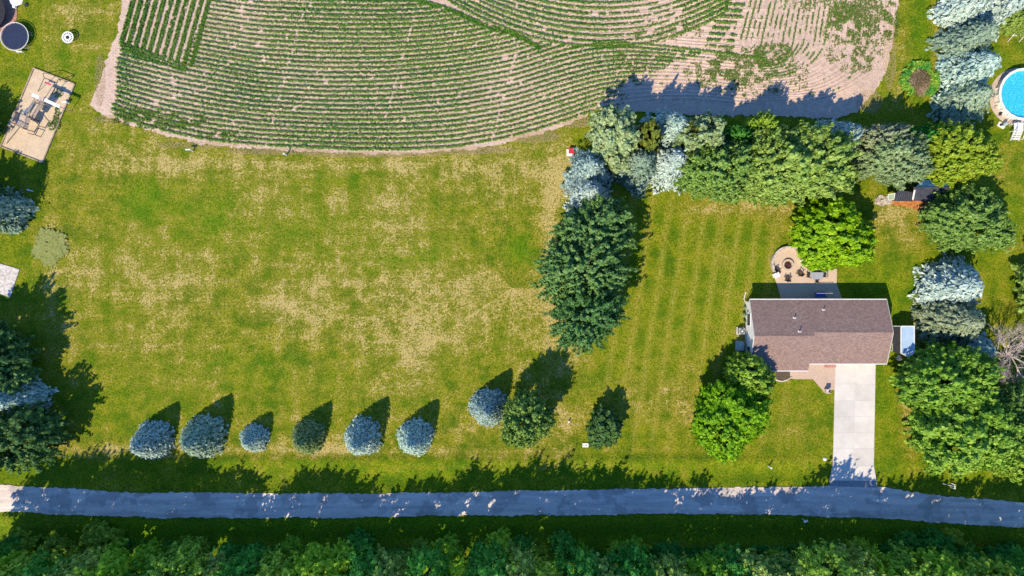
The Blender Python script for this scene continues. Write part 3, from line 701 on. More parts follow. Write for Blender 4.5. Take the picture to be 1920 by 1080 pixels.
while xw < 2020:
    gap_ = 440 < xw < 500 or 620 < xw < 655 or 1290 < xw < 1420
    h = float(np.interp(xw, [0, 60, 300, 450, 560, 640, 850, 1000, 1100, 1200, 1340, 1450, 1560, 1700, 1920], [15, 17, 17.5, 12.5, 15.5, 10.5, 14.5, 15.5, 14.0, 13.8, 12.8, 13.2, 12.6, 12.6, 14])) + rng.normal()*.8
    if gap_: h -= 2.0
    r = 40+rng.rand()*16; py_g = 1030+rng.rand()*34
    # base is given on the ground; btree expects the crown centre as seen: convert
    zc = h*.64; k2 = 1/(1-zc/CH); pxs = 960+(xw-960)*k2; pys = 540+(py_g-540)*k2
    i = rng.randint(4); lt = rng.rand() < .3
    btree('woodland_tree', pxs, pys, r*k2, r*k2, h, 'F%d' % i, rng.choice(['wood_lite', 'fresh']) if lt else rng.choice(['wood_leaf', 'wood_leaf', 'maple', 'wood_lite']), place_label('{}light green woodland tree across the lane' if lt else '{}mid green woodland tree across the lane', pxs, 0), G7, low=.28)
    xw += 44+rng.rand()*22
G8 = 'undergrowth bushes at the wood edge'
ub = ['dark green bush at the shaded wood edge below the lane', 'light green bush at the sun flecked wood edge below the lane']
for xw in np.arange(5, 1935, 27):
    h = 2.2+rng.rand()*3.2; x_ = xw+rng.normal()*12; py = 1052+rng.normal()*19+ (10 if h < 3 else 0); lt = rng.rand() < .45; r = 17+rng.rand()*15
    btree('woodland_bush', x_, py, r, r, h, 'B%d' % rng.randint(2) if rng.rand() < .4 else 'F%d' % rng.randint(4), 'yellow' if lt and rng.rand() < .4 else 'wood_lite' if lt else 'wood_leaf', place_label(('{}tall ' if h > 3.8 else '{}low ')+('light' if lt else 'dark')+' green wood edge bush', x_, 1), G8, low=.02, cat='bush')  # some bushes coloured yellow-green to stand for sunlit dapples
o = scatter('wood_floor_plants', [(480, 1062, 500, 38, 1), (1440, 1062, 500, 38, 1), (200, 1030, 200, 18, .5)], 26000, M['wood_leaf'], .55, .16, None, 31, 1, -.1)
tag(o, 'dense low green ground cover on the shaded woodland floor', 'ground cover', kind='stuff')

# ------------------------------------------------------------------ driveway, walk, patio
dr = thing('driveway', 'long pale concrete driveway of jointed slabs leading to the garage', 'driveway', (*P(1602, 790), 0)); dr['kind'] = 'structure'
ox, oy = dr.location.x, dr.location.y
jy = [683, 720, 751, 781, 811, 841, 873]
def dxl(y): return np.interp(y, [682, 873, 898], [1566.0, 1561.5, 1555.0])
def dxr(y): return np.interp(y, [682, 873, 898], [1641.5, 1638.0, 1643.5])
g_ = .16
def slab(p4, nm, m, z1=.06, par=dr, o_=(ox, oy)):
    q = [(P(*p)[0]-o_[0], P(*p)[1]-o_[1]) for p in p4]
    return MB().prism(q, -.06, z1).build(nm, m, par)
for i in range(6):
    y0, y1 = jy[i], jy[i+1]-g_
    for s in range(2):
        xa = (dxl(y0), dxl(y1)) if s == 0 else ((dxl(y0)+dxr(y0))/2+.07, (dxl(y1)+dxr(y1))/2+.07)
        xb = ((dxl(y0)+dxr(y0))/2-.07, (dxl(y1)+dxr(y1))/2-.07) if s == 0 else (dxr(y0), dxr(y1))
        slab([(xa[0], y0), (xb[0], y0), (xb[1], y1), (xa[1], y1)], 'concrete_slab', M['concrete'])
slab([(1565, 684), (1640, 684), (1637.5, 897), (1562, 897)], 'joint_bed', M['apron'], .03)
slab([(1561.5, 873), (1638, 873), (1643.5, 902), (1555, 901)], 'flared_slab', M['concrete'], .06)
slab([(1555, 901.6), (1643.5, 902.6), (1644, 914), (1556, 911)], 'asphalt_strip', M['apron'], .085)
walk = sheet('front_walk', [P(*p) for p in [(1480, 690), (1517, 676), (1567, 676), (1565.2, 731), (1554.5, 731), (1554, 737.5), (1547, 737.5), (1524, 711), (1490, 711), (1482, 709)]], .035, M['paver2'])
tag(walk, 'pinkish paver walk between the front of the house and the driveway', 'walk', kind='structure')
bed = sheet('planting_bed', [P(*p) for p in [(1455, 690), (1489, 690), (1489, 700), (1484, 708), (1470, 713), (1455, 712)]], .03, M['bark'])
tag(bed, 'mulched planting bed at the front corner of the house', 'bed', kind='structure')
edge = MB().tube([(*P(1454, 712), .06), (*P(1466, 715), .06), (*P(1476, 712), .06), (*P(1484, 707), .06)], .13, 6).build('bed_edging', M['stone'])
tag(edge, 'curved pale stone edging of the front planting bed', 'edging')
pat = [(1452.5, 522)] + [(1477+30.5*math.cos(a), 494-30.5*math.sin(a)) for a in np.linspace(PI*1.17, 0, 26)] + [(1512, 502), (1530, 504), (1569, 504), (1569, 512), (1568.5, 532), (1576, 552), (1580, 566), (1464, 566), (1462, 552), (1457, 535)]
patio = sheet('rear_patio', [P(*p) for p in pat], .04, M['paver']); tag(patio, 'beige paver patio with a round end behind the house', 'patio', kind='structure')
# seat wall round the patio, built of single blocks
cx, cy = P(1477, 494); sw = thing('seat_wall', 'low curved paver seat wall round the end of the patio', 'wall', (cx, cy, 0))
R0, R1 = 2.18, 2.52; na = 34; a0, a1 = math.radians(2), math.radians(212)
def arc_block(r0, r1, aa, ab, z0, z1):
    pts = [(r0*math.cos(aa), r0*math.sin(aa)), (r1*math.cos(aa), r1*math.sin(aa)), (r1*math.cos(ab), r1*math.sin(ab)), (r0*math.cos(ab), r0*math.sin(ab))]
    return MB().prism(pts, z0, z1)
for i in range(na):
    aa = a0+(a1-a0)*i/na; ab = a0+(a1-a0)*(i+1)/na-.008
    arc_block(R0, R1, aa, ab, -.05, .48+.012*rnd.random()).build('wall_block', M['stone'], sw)
for px_, py_ in ((1455, 516), (1507.5, 490)):
    x, y = P(px_, py_, .4); MB().box((x-cx, y-cy, .33), (.72, .62, .7), .4).box((x-cx, y-cy, .73), (.82, .72, .1), .4).build('end_pillar', M['white'], sw)
fx, fy = P(1476, 497); fp = thing('fire_pit', 'round stone fire pit with charred logs on the patio', 'fire pit', (fx, fy, .04))
for i in range(16):
    aa = 2*PI*i/16; arc_block(.58, .86, aa, aa+2*PI/16-.03, 0, .32+.015*rnd.random()).build('ring_block', M['paver'], fp)
MB().lathe([(0, .06), (.57, .05)], 24).build('ash_bed', M['ember'], fp)
lg = MB()
for i in range(9):
    a = rnd.random()*6.28; r = .2+.2*rnd.random(); c = (rnd.uniform(-.2, .2), rnd.uniform(-.2, .2))
    lg.tube([(c[0]-r*math.cos(a), c[1]-r*math.sin(a), .1+.02*i), (c[0]+r*math.cos(a), c[1]+r*math.sin(a), .13+.02*i)], .05, 6)
lg.build('log_pile', M['ember'], fp)
def patio_chair(px_, py_, rz, label):
    """low slatted lounge chair, seat towards +y in local space"""
    x, y = P(px_, py_, .3); t = thing('patio_chair', label, 'chair', (x, y, .04), rz, 'dark chairs round the fire pit')
    for i in range(5): MB().box((-.24+.12*i, .02, .34), (.1, .55, .03), rx=.08).build('seat_slat', M['darkwood'], t)
    for i in range(5): MB().box((-.24+.12*i, -.38, .66), (.1, .04, .72), rx=.32).build('back_slat', M['darkwood'], t)
    for s in (-1, 1):
        MB().box((s*.35, 0, .56), (.11, .75, .03)).build('armrest', M['darkwood'], t)
        MB().box((s*.33, .28, .27), (.06, .06, .55)).build('leg', M['darkwood'], t); MB().box((s*.33, -.3, .27), (.06, .06, .55)).build('leg', M['darkwood'], t)
    return t
patio_chair(1457, 507, -1.0, 'dark chair at the left side of the fire pit by the wall')
patio_chair(1476, 522, .15, 'dark chair directly below the fire pit')
patio_chair(1499, 512, .75, 'dark chair between the fire pit and the dining table')
patio_chair(1505, 487, 1.9, 'dark chair half hidden under the lime green tree')
tx, ty = P(1532, 517, .75); tb = thing('patio_table', 'rectangular patio table with a grey top at the lime tree edge', 'table', (tx, ty, .04))
MB().prism([(-.92, .28), (-.8, -.42), (-.68, -.52), (.68, -.52), (.8, -.42), (.92, .28), (.92, .5), (-.92, .5)], .70, .74).build('table_top', M['grey_top'], tb)
for sx_ in (-.75, .75):
    for sy_ in (-.35, .4): MB().tube([(sx_, sy_, 0), (sx_, sy_, .7)], .03, 6).build('leg', M['grass_dark_metal'], tb)
MB().bar((-.75, .4, .6), (.75, .4, .6), .04).bar((-.75, -.35, .6), (.75, -.35, .6), .04).build('apron_rail', M['grass_dark_metal'], tb)
def table_chair(lx_, ly_, rz, label):
    t = thing('dining_chair', label, 'chair', (tx+lx_, ty+ly_, .04), rz, 'chairs at the patio table')
    MB().box((0, 0, .44), (.46, .44, .04)).build('seat', M['grass_dark_metal'], t)
    MB().tube([(-.23, -.24, .45), (-.22, -.30, .9), (0, -.36, .95), (.22, -.30, .9), (.23, -.24, .45)], .025, 6).bar((-.2, -.29, .7), (.2, -.29, .7), .03, .14).build('backrest', M['darkwood'], t)
    for sx_ in (-1, 1):
        MB().tube([(sx_*.26, .2, .44), (sx_*.26, .18, .64), (sx_*.26, -.24, .66)], .02, 5).build('armrest', M['darkwood'], t)
        for sy_ in (-1, 1): MB().tube([(sx_*.22, sy_*.2, 0), (sx_*.21, sy_*.19, .43)], .018, 5).build('leg', M['grass_dark_metal'], t)
table_chair(-1.15, .0, -PI/2, 'dark chair at the left end of the patio table'); table_chair(1.2, .05, PI/2, 'dark chair at the right end of the patio table')
table_chair(.1, -.8, 0, 'chair on the house side of the patio table'); table_chair(-.35, .85, PI, 'dark chair on the tree side of the patio table, left one'); table_chair(.4, .85, PI, 'dark chair on the tree side of the patio table, right one')
# patio swing
sx0, sy0 = P(1541, 551, 1.0); sg = thing('patio_swing', 'patio swing with blue cushions standing in the shade of the house', 'swing', (sx0, sy0, .04))
zt = 1.95
MB().tube([(-1.1, .1, zt), (1.15, .1, zt)], .035, 6).build('top_bar', M['galv'], sg)
for s in (-1.05, 1.1):
    MB().tube([(s, .75, 0), (s, .1, zt)], .03, 6).build('leg', M['galv'], sg); MB().tube([(s, -.55, 0), (s, .1, zt)], .03, 6).build('leg', M['galv'], sg)
MB().box((-.05, .0, .5), (1.5, .6, .14)).build('seat_cushion', M['blue_cushion'], sg); MB().box((-.05, -.36, .78), (1.5, .14, .6), rx=.2).build('back_cushion', M['blue_cushion'], sg)
for s in (-.8, .7): MB().bar((s, .05, .55), (s, .1, zt), .02).build('hanger', M['galv'], sg)
# small grey round table in shade
# ------------------------------------------------------------------ house
HX, HY = 43.6, -6.7
ho = thing('house', 'white ranch house with brown shingle roof and stepped ridge', 'house', (HX, HY, 0))
XL, XM, XR = 33.85, 42.2, 53.35; YR = -1.67; ZE = 2.8
YRL, YFL, ZL = -6.70, -11.75, 4.72; YRR, YFR, ZR = -6.20, -10.76, 4.50
wt = .38
def loc(v): return (v[0]-HX, v[1]-HY, v[2])
def wall_body(x0, x1, yr, yf, yri, zri, nm):
    a = wt; prof = [(yr-a, -.05), (yf+a, -.05), (yf+a, ZE+.02), (yri, zri-.2), (yr-a, ZE+.02)]
    v = [loc((x, y, z)) for x in (x0, x1) for y, z in prof]; n = 5
    MB().add(v, [(0, 1, 2, 3, 4), (9, 8, 7, 6, 5)]+[(i, i+n, (i+1) % n+n, (i+1) % n) for i in range(n)]).build(nm, M['vinyl'], ho)
wall_body(XL+.35, XM-.05, YR, YFL, YRL, ZL, 'wall'); wall_body(XM-.045, XR-.35, YR+.004, YFR, YRR, ZR, 'garage_wall')
def slope(x0, x1, ye, ze, yr, zr, nm, sag=0):
    th = .16; mb = MB(); v = []
    for x in (x0, x1):
        for y, z in ((ye, ze), (yr, zr)): v += [loc((x, y, z)), loc((x, y, z-th))]
    mb.add(v, [(0, 4, 6, 2), (1, 3, 7, 5), (0, 1, 5, 4), (2, 6, 7, 3), (0, 2, 3, 1), (4, 5, 7, 6)])
    o = mb.build(nm, M['shingle'], ho); me = o.data
    bm = bmesh.new(); bm.from_mesh(me); bmesh.ops.recalc_face_normals(bm, faces=bm.faces); bm.to_mesh(me); bm.free(); return o
slope(XL, XM, YR, ZE, YRL, ZL, 'rear_roof_slope'); slope(XL, XM-.003, YFL, ZE, YRL-.003, ZL, 'front_roof_slope')
slope(XM+.003, XR, YR, ZE, YRR, ZR, 'rear_roof_slope'); slope(XM+.003, XR, YFR, ZE, YRR-.003, ZR, 'front_roof_slope')
for x0, x1, yr_, zr_ in ((XL, XM, YRL, ZL), (XM+.01, XR, YRR, ZR)):
    k = int((x1-x0)/.33)
    rc = MB()
    for i in range(k):
        xa = x0+(x1-x0)*i/k; rc.add([loc((xa, yr_+.17, zr_-.045+.01)), loc((xa+.31, yr_+.17, zr_-.045)), loc((xa+.31, yr_, zr_+.02)), loc((xa, yr_, zr_+.035)), loc((xa, yr_-.17, zr_-.045+.01)), loc((xa+.31, yr_-.17, zr_-.045))], [(0, 1, 2, 3), (3, 2, 5, 4)])
    rc.build('ridge_cap', M['shingle'], ho)
for x0, x1, y in ((XL, XR, YR+.07), (XL, XM, YFL-.07), (XM, XR, YFR-.07)):
    MB().box(loc(((x0+x1)/2, y, ZE-.06)), (x1-x0, .13, .14)).build('gutter', M['gutter'], ho)
# rake boards on the left and right gables
for x, yr_, yf_, yri, zri in ((XL-.03, YR, YFL, YRL, ZL), (XR+.03, YR, YFR, YRR, ZR)):
    for ye in (yr_, yf_): MB().bar(loc((x, ye, ZE-.09)), loc((x, yri, zri-.09)), .05, .2).build('rake_board', M['gutter'], ho)
def gable_window(y, z, parts, x=XL+.35):
    t = MB().box(loc((x-.03, y, z)), (.06, 1.9, 1.25)).build('window', M['white'], ho)
    for i in range(parts):
        w = [.42, .78, .42][i]; yy = [-.63, 0, .63][i]
        MB().box(loc((x-.07, y+yy, z)), (.03, w, 1.08)).build('pane', M['glass'], t)
gable_window(P(0, 598)[1], 1.55, 3); gable_window(P(0, 659)[1], 1.55, 3)
for x in (36.5, 39.5):
    t = MB().box(loc((x, YFL+wt-.03, 1.5)), (1.5, .06, 1.2)).build('window', M['white'], ho); MB().box(loc((x, YFL+wt-.07, 1.5)), (1.3, .03, 1.0)).build('pane', M['glass'], t)
t = MB().box(loc((50.2, YFR+wt-.03, 1.12)), (5.0, .06, 2.25)).build('garage_door', M['white'], ho)
for i in range(4): MB().box(loc((50.2, YFR+wt-.07, .32+.55*i)), (4.9, .03, .5)).build('door_panel', M['white'], t)
t = MB().box(loc((44.6, YFR+wt-.03, 1.05)), (.95, .06, 2.1)).build('front_door', M['brick'], ho); MB().box(loc((44.95, YFR+wt-.08, 1.0)), (.05, .05, .12)).build('handle', M['galv'], t)
for x in (40.0, 45.5, 49.5):
    t = MB().box(loc((x, YR-wt+.03, 1.5)), (1.5, .06, 1.2)).build('window', M['white'], ho); MB().box(loc((x, YR-wt+.07, 1.5)), (1.3, .03, 1.0)).build('pane', M['glass'], t)
t = MB().box(loc((42.6, YR-wt+.03, 1.05)), (1.8, .06, 2.1)).build('patio_door', M['white'], ho); MB().box(loc((42.6, YR-wt+.07, 1.05)), (1.5, .03, 1.9)).build('pane', M['glass'], t)
def roof_z(x, y):
    if x < XM: return ZE+(ZL-ZE)*((YR-y)/(YR-YRL)) if y > YRL else ZE+(ZL-ZE)*((y-YFL)/(YRL-YFL))
    return ZE+(ZR-ZE)*((YR-y)/(YR-YRR)) if y > YRR else ZE+(ZR-ZE)*((y-YFR)/(YRR-YFR))
for px_, py_, hh in ((1490, 596, .5), (1495, 621, .6), (1547, 581, .45)):
    x, y = P(px_, py_, 3.9); z = roof_z(x, y); v = MB().tube([(*loc((x, y, z-.1))[:2], z-.1), (*loc((x, y, z-.1))[:2], z+hh)], .075, 10).build('vent_pipe', M['gutter'], ho)
    MB().lathe([(.2, 0), (.12, .08), (.08, .16)], 12, (*loc((x, y, 0))[:2], z-.02)).build('flashing', M['gutter'], v)
ds = MB().tube([loc((34.15, YR+.05, ZE-.12)), loc((34.1, YR-.25, ZE-.4)), loc((34.1, YR-.3, .2)), loc((33.95, YR+.1, .1)), loc((P(1398.3, 547)[0], P(0, 547)[1], .07))], .07, 6).build('downspout', M['gutter'], ho)
MB().tube([loc((53.05, YFR-.05, ZE-.12)), loc((52.9, YFR+.3, ZE-.4)), loc((52.9, YFR+.28, .1))], .05, 6).build('downspout', M['gutter'], ho)
MB().box(loc((XL+.25, P(0, 586)[1], 1.3)), (.18, .35, .6)).build('meter_box', M['ac'], ho)
MB().tube([loc((53.3, -2.0, 1)), loc((53.3, -2.0, 2.9))], .03, 6).build('corner_pipe', M['gutter'], ho)
# steps beside the front door
st_ = MB().box((*P(1556, 684), .12), (1.6, .7, .2)).build('door_step', M['brick']); tag(st_, 'red brick step by the garage corner', 'step')
# units by the gable
def unit(px_, py_, d, m, label, nm, cat, fan):
    x, y = P(px_, py_, d[2]); t = thing(nm, label, cat, (x, y, 0))
    MB().box((0, 0, .04), (d[0]+.25, d[1]+.25, .1)).build('base_pad', M['plate'], t)
    MB().box((0, 0, d[2]/2+.08), d).build('housing', m, t)
    if fan:
        MB().lathe([(.0, .0), (.34, .0), (.38, .03), (.38, -.02)], 24, (0.02, 0, d[2]+.11)).build('fan_grille', M['grass_dark_metal'], t)
        for i in range(3): MB().lathe([(.1+.09*i, 0), (.12+.09*i, .012), (.14+.09*i, 0)], 24, (.02, 0, d[2]+.125)).build('guard_ring', M['ac'], t)
        MB().lathe([(0, .06), (.1, .05), (.1, 0)], 12, (.02, 0, d[2]+.11)).build('fan_hub', M['white'], t)
        for i in range(5): MB().box((0, 0, .2+.12*i), (d[0]+.02, d[1]+.02, .03)).build('louvre', M['grass_dark_metal'], t)
    else:
        MB().box((0, 0, d[2]+.11), (d[0]+.08, d[1]+.08, .06)).build('lid', m, t); MB().box((-.05, .1, d[2]+.15), (.06, d[1]*.5, .02)).build('lid_rib', M['white'], t)
        MB().tube([(d[0]/2, -.3, .3), (d[0]/2+.6, -.3, .3)], .03, 6).build('pipe', M['galv'], t)
unit(1391, 621, (.85, .85, .75), M['ac'], 'grey air conditioner with round fan beside the gable wall', 'air_conditioner', 'air conditioner', True)
unit(1389, 649, (.85, 1.15, .7), M['teal_box'], 'blue-grey generator box beside the gable wall', 'generator_box', 'generator', False)
def pot(px_, py_, r, label, m, leafm):
    x, y = P(px_, py_); t = thing('plant_pot', label, 'plant pot', (x, y, 0), 0, 'pots along the gable wall')
    MB().lathe([(0, 0), (r*.7, 0), (r, r*1.5), (r*.9, r*1.5), (r*.8, r*1.35), (0, r*1.35)], 14).build('pot', m, t)
    o = link('foliage', CROWN['B0'], None, t); setmat(o, M[leafm]); o.location = (0, 0, r*1.6); o.scale = (r*1.1, r*1.1, r*1.3)
pot(1396, 577, .22, 'white pot with grey plant nearest the rear corner', M['white'], 'grey')
pot(1394, 590, .26, 'pale pot with green plant in the middle of the gable', M['white'], 'sage')
pot(1395, 602, .2, 'small white pot near the air conditioner', M['white'], 'olive')
# ------------------------------------------------------------------ side shed
x0, y0 = P(1700, 640, 2.2); sh = thing('side_shed', 'small shed with pale blue metal roof and dark lean-to beside the house', 'shed', (x0, y0, 0))
def sp(px_, py_, z): x, y = P(px_, py_, z); return (x-x0, y-y0, z)
RB = [sp(1689, 611.5, 2.45), sp(1714, 611.5, 2.25), sp(1714, 662, 2.25), sp(1702, 669, 2.35), sp(1689, 662, 2.45)]
def slab_from(poly, th, nm, m):
    n = len(poly); v = list(poly)+[(p[0], p[1], p[2]-th) for p in poly]
    fs = [tuple(range(n-1, -1, -1)), tuple(range(n, 2*n))]+[(i, (i+1) % n, (i+1) % n+n, i+n) for i in range(n)]
    o = MB().add(v, fs).build(nm, m, sh); bm = bmesh.new(); bm.from_mesh(o.data); bmesh.ops.recalc_face_normals(bm, faces=bm.faces); bm.to_mesh(o.data); bm.free(); return o
slab_from(RB, .06, 'metal_roof', M['roof_pale'])
for i in range(5): a = Vector(RB[i]); b = Vector(RB[(i+1) % 5]); MB().bar(a+Vector((0, 0, .02)), b+Vector((0, 0, .02)), .1, .12).build('roof_trim', M['white'], sh)
RD = [sp(1674.5, 612, 1.75), sp(1688, 612, 2.2), sp(1688, 664, 2.2), sp(1674.5, 660, 1.75)]
slab_from(RD, .06, 'lean_to_roof', M['roof_dark'])
MB().bar(Vector(RD[0])+Vector((0, .04, .02)), Vector(RD[1])+Vector((0, .04, .02)), .06, .08).build('roof_trim', M['white'], sh)
bx0 = sp(1676, 614, 0); bx1 = sp(1711, 660, 0)
xa, xb = RB[0][0]+.12, RB[1][0]-.15; ya, yb = RB[0][1]-.12, RB[2][1]+.12
MB().box(((xa+xb)/2, (ya+yb)/2, 1.07), (xb-xa, abs(ya-yb), 2.2)).build('wall', M['vinyl'], sh)
for yy in (ya-.05, yb+.1): MB().box((RD[0][0]+.12, yy, .82), (.1, .1, 1.7)).build('post', M['white'], sh)
MB().box(((xa+xb)/2, yb-.03, .95), (.8, .05, 1.8)).build('door', M['gutter'], sh)
def garden_chair(px_, py_, rz, label):
    x, y = P(px_, py_, .4); t = thing('garden_chair', label, 'chair', (x, y, 0), rz)
    for i in range(4): MB().box((-.18+.12*i, 0, .42), (.08, .45, .03)).build('seat_slat', M['white'], t)
    for i in range(4): MB().box((-.18+.12*i, -.26, .68), (.07, .03, .5), rx=.2).build('back_slat', M['white'], t)
    for s in (-1, 1):
        MB().box((s*.27, .0, .62), (.06, .5, .03)).build('armrest', M['white'], t)
        for q in (-1, 1): MB().box((s*.25, q*.2, .31), (.045, .045, .62)).build('leg', M['white'], t)
garden_chair(1684.5, 671, .5, 'white slatted chair at the front of the side shed')
# stone pillar at the walk corner
x, y = P(1550.5, 733, .5); t = thing('entry_pillar', 'pale stone pillar with a dark lantern at the walk corner', 'pillar', (x, y, 0))
MB().box((0, 0, .45), (.5, .5, .95)).build('pillar_body', M['stone'], t); MB().box((0, 0, .96), (.62, .62, .09)).build('cap_stone', M['stone'], t)
l_ = MB().box((.08, -.05, 1.14), (.16, .16, .26)).build('lantern', M['brass'], t); MB().lathe([(.16, 0), (0, .12)], 4, (.08, -.05, 1.27)).build('lantern_cap', M['brass'], l_)

# ------------------------------------------------------------------ dark roofed shed under the trees
x0, y0 = P(1725, 365, 2); gs = thing('garden_shed', 'garden shed with dark ribbed metal roof under the trees', 'shed', (x0, y0, 0)); sh = gs
RA = [sp(1713, 351, 2.7), sp(1781, 350, 2.7), sp(1772, 378, 2.2), sp(1713, 376.5, 2.2)]
slab_from(RA, .05, 'main_roof', M['ribmetal'])
def ribs(poly, n, m, nm='roof_rib'):
    a, b, c, d = [Vector(p) for p in poly]
    for i in range(n):
        f = (i+.5)/n; MB().bar(a.lerp(b, f)+Vector((0, 0, .03)), d.lerp(c, f)+Vector((0, 0, .03)), .07, .06).build(nm, m, gs)
ribs(RA, 12, M['ribmetal'])
RBk = [sp(1731, 337, 2.1), sp(1782, 336, 2.1), sp(1783, 349, 2.68), sp(1718, 350, 2.68)]; slab_from(RBk, .05, 'rear_roof', M['tarp'])
RL_ = [sp(1684, 356, 2.35), sp(1711, 360, 2.35), sp(1711, 377.5, 1.95), sp(1676, 377, 1.95)]; slab_from(RL_, .05, 'lean_to_roof', M['ribmetal']); ribs(RL_, 8, M['grass_dark_metal'])
MB().bar(sp(1715, 356, 2.75), sp(1711.5, 374, 2.3), .22, .06).build('ridge_flashing', M['white'], gs)
RG = [sp(1665, 365, 1.7), sp(1678, 362.5, 1.9), sp(1676, 374, 1.8), sp(1665, 375.5, 1.6)]; slab_from(RG, .04, 'side_panel_roof', M['polycarb'])
for e in range(4): MB().bar(Vector(RG[e])+Vector((0, 0, .02)), Vector(RG[(e+1) % 4])+Vector((0, 0, .02)), .07, .06).build('panel_frame', M['white'], gs)
xa, ya, _ = sp(1716, 374, 0); xb, yb, _ = sp(1766, 342, 0)
MB().box(((xa+xb)/2, (ya+yb)/2, .98), (abs(xb-xa)-.3, abs(yb-ya)-.1, 2.0)).build('wall', M['darkwood'], gs)
xa, ya, _ = sp(1676, 374, 0); xb, yb, _ = sp(1711, 360, 0)
MB().box(((xa+xb)/2, (ya+yb)/2, .88), (abs(xb-xa)-.3, abs(yb-ya)-.2, 1.8)).build('lean_to_wall', M['darkwood'], gs)
xa, ya, _ = sp(1666, 373, 0); MB().box((xa+.3, ya+.1, .78), (.08, .08, 1.6)).build('post', M['white'], gs)
o = sheet('mulch_patch', [P(*p) for p in [(1664, 376), (1726, 376), (1760, 378), (1748, 391), (1722, 392), (1700, 386), (1676, 387), (1662, 383)]], .02, M['orange'], .12, .4, 9); tag(o, 'orange mulch patch in front of the dark roofed shed', 'mulch', kind='structure')
rb = MB(); rg = random.Random(4)
for i in range(150):
    a = rg.random()*6.28; r = math.sqrt(rg.random()); x, y = P(1655+16*r*math.cos(a), 376+9*r*math.sin(a)); d = .1+.2*rg.random()
    rb.box((x, y, d*.3), (d, d*1.3, d*.7), rg.random()*3, rg.random()*.5)
o = rb.build('rubble_heap', M['rubble']); tag(o, 'pale rubble heap at the left end of the dark roofed shed', 'rubble', kind='stuff')
# ------------------------------------------------------------------ brush pile
bxp, byp = P(1722, 152); bp = thing('brush_pile', 'brush pile of dry branches ringed by green weeds', 'brush pile', (bxp, byp, 0)); rg = random.Random(9)
def sticks(n, cx_, cy_, rr, hz, ln, m, nm, seed):
    rg = random.Random(seed); mb = MB()
    for i in range(n):
        a = rg.random()*6.28; r = rr*math.sqrt(rg.random()); x = cx_+r*math.cos(a); y = cy_+r*math.sin(a); z = hz*(1-(r/rr)**2)*rg.random()+.05
        b = rg.gauss(.9, .9); l = ln*(.4+.8*rg.random()); c = (x+l*.5*math.cos(b), y+l*.5*math.sin(b), max(.04, z+rg.gauss(0, .15))); e = (x-l*.5*math.cos(b+.2), y-l*.5*math.sin(b+.2), max(.04, z+rg.gauss(0, .15)))
        mb.tube([c, (x, y, z+.05), e], [.008, .03*(.5+rg.random()), .012], 4)
    return mb.build(nm, m, bp)
sticks(520, 0, .0, 1.9, .9, 1.3, M['twig'], 'twig_mass', 1); sticks(260, .6, -1.0, 1.0, .7, 1.1, M['deadwood'], 'pale_branches', 2); sticks(40, -1.0, -.2, .6, 1.0, 2.2, M['deadwood'], 'pale_branches', 3); sticks(60, -.3, 1.3, .5, .5, .8, M['deadwood'], 'pale_branches', 4)
for o_ in list(bp.children): o_['kind'] = 'stuff'
wr = [(1722+28*math.cos(a), 152-29*math.sin(a), 8, 7, w) for a, w in zip(np.linspace(-.9, 3.9, 15), (1, 1.2, 1.2, 1.2, 1.2, 1, .9, .8, .7, .6, .6, .6, .6, .8, .8))]
for nm_, mm, kk, sd_ in (('weed_fringe', 'fresh', 1500, 51), ('weed_fringe', 'wood_leaf', 1300, 52)):
    o_ = scatter(nm_, wr, kk, M[mm], .55, .13, bp, sd_); o_.location = (-bxp, -byp, 0); o_['kind'] = 'stuff'

# ------------------------------------------------------------------ pools
def pool(px_, py_, rpx, label, ring_m, rim_m, deck, wall_m):
    x, y = P(px_, py_); r = rpx/S; t = thing('round_pool', label, 'pool', (x, y, 0)); h = 1.2
    MB().lathe([(r+.04, 0), (r+.04, h), (r, h), (r, .1)], 20).build('pool_wall', wall_m, t)
    n = 20
    for i in range(n):
        aa = 2*PI*i/n; ab = 2*PI*(i+1)/n-.012; arc_block(r-.06, r+deck, aa, ab, h, h+.06).build('rim_segment', rim_m, t)
    MB().lathe([(0, h-.28), (r-.002, h-.28)], 40).build('water', M['water'], t)
    for i in range(n):
        a = 2*PI*i/n; MB().box(((r+.1)*math.cos(a), (r+.1)*math.sin(a), h/2), (.1, .16, h), a).build('upright', rim_m, t)
    return t
ring = MB().lathe([(0, .03), (4.25, .03)], 48, (*P(1909, 182), 0)).build('pool_surround', M['gravel_ring']); tag(ring, 'pale gravel ring round the right hand pool', 'gravel', kind='structure')
pr = pool(1910, 181, 45, 'round above-ground pool with turquoise water and white rim at right', None, M['white'], .3, M['vinyl'])
# pool steps
x, y = P(1905, 246, .6); t = thing('pool_steps', 'white pool steps with rails below the round pool', 'pool steps', (x, y, 0))
MB().box((0, .55, 1.12), (1.3, 1.1, .08)).build('deck', M['white'], t)
for i in range(4): MB().box((.05*i, -.15-.3*i, .95-.24*i), (1.0, .26, .05)).build('tread', M['white'], t)
for s in (-.55, .62):
    MB().bar((s, 1.0, 1.9), (s, 0, 1.9), .06).bar((s, 0, 1.9), (s+.1, -1.2, .95), .06).build('handrail', M['white'], t)
    for yy, zb in ((1.0, 0), (0, 0)): MB().box((s, yy, .95), (.08, .08, 1.9)).build('post', M['white'], t)
    MB().box((s+.1, -1.2, .48), (.07, .07, .95)).build('post', M['white'], t); MB().bar((s, .05, 1.05), (s+.1, -1.25, .1), .05, .2).build('stringer', M['white'], t)
x, y = P(1882, 233, .4); t = thing('pool_pump', 'pool filter pump on a pale pad beside the round pool', 'pump', (x, y, 0))
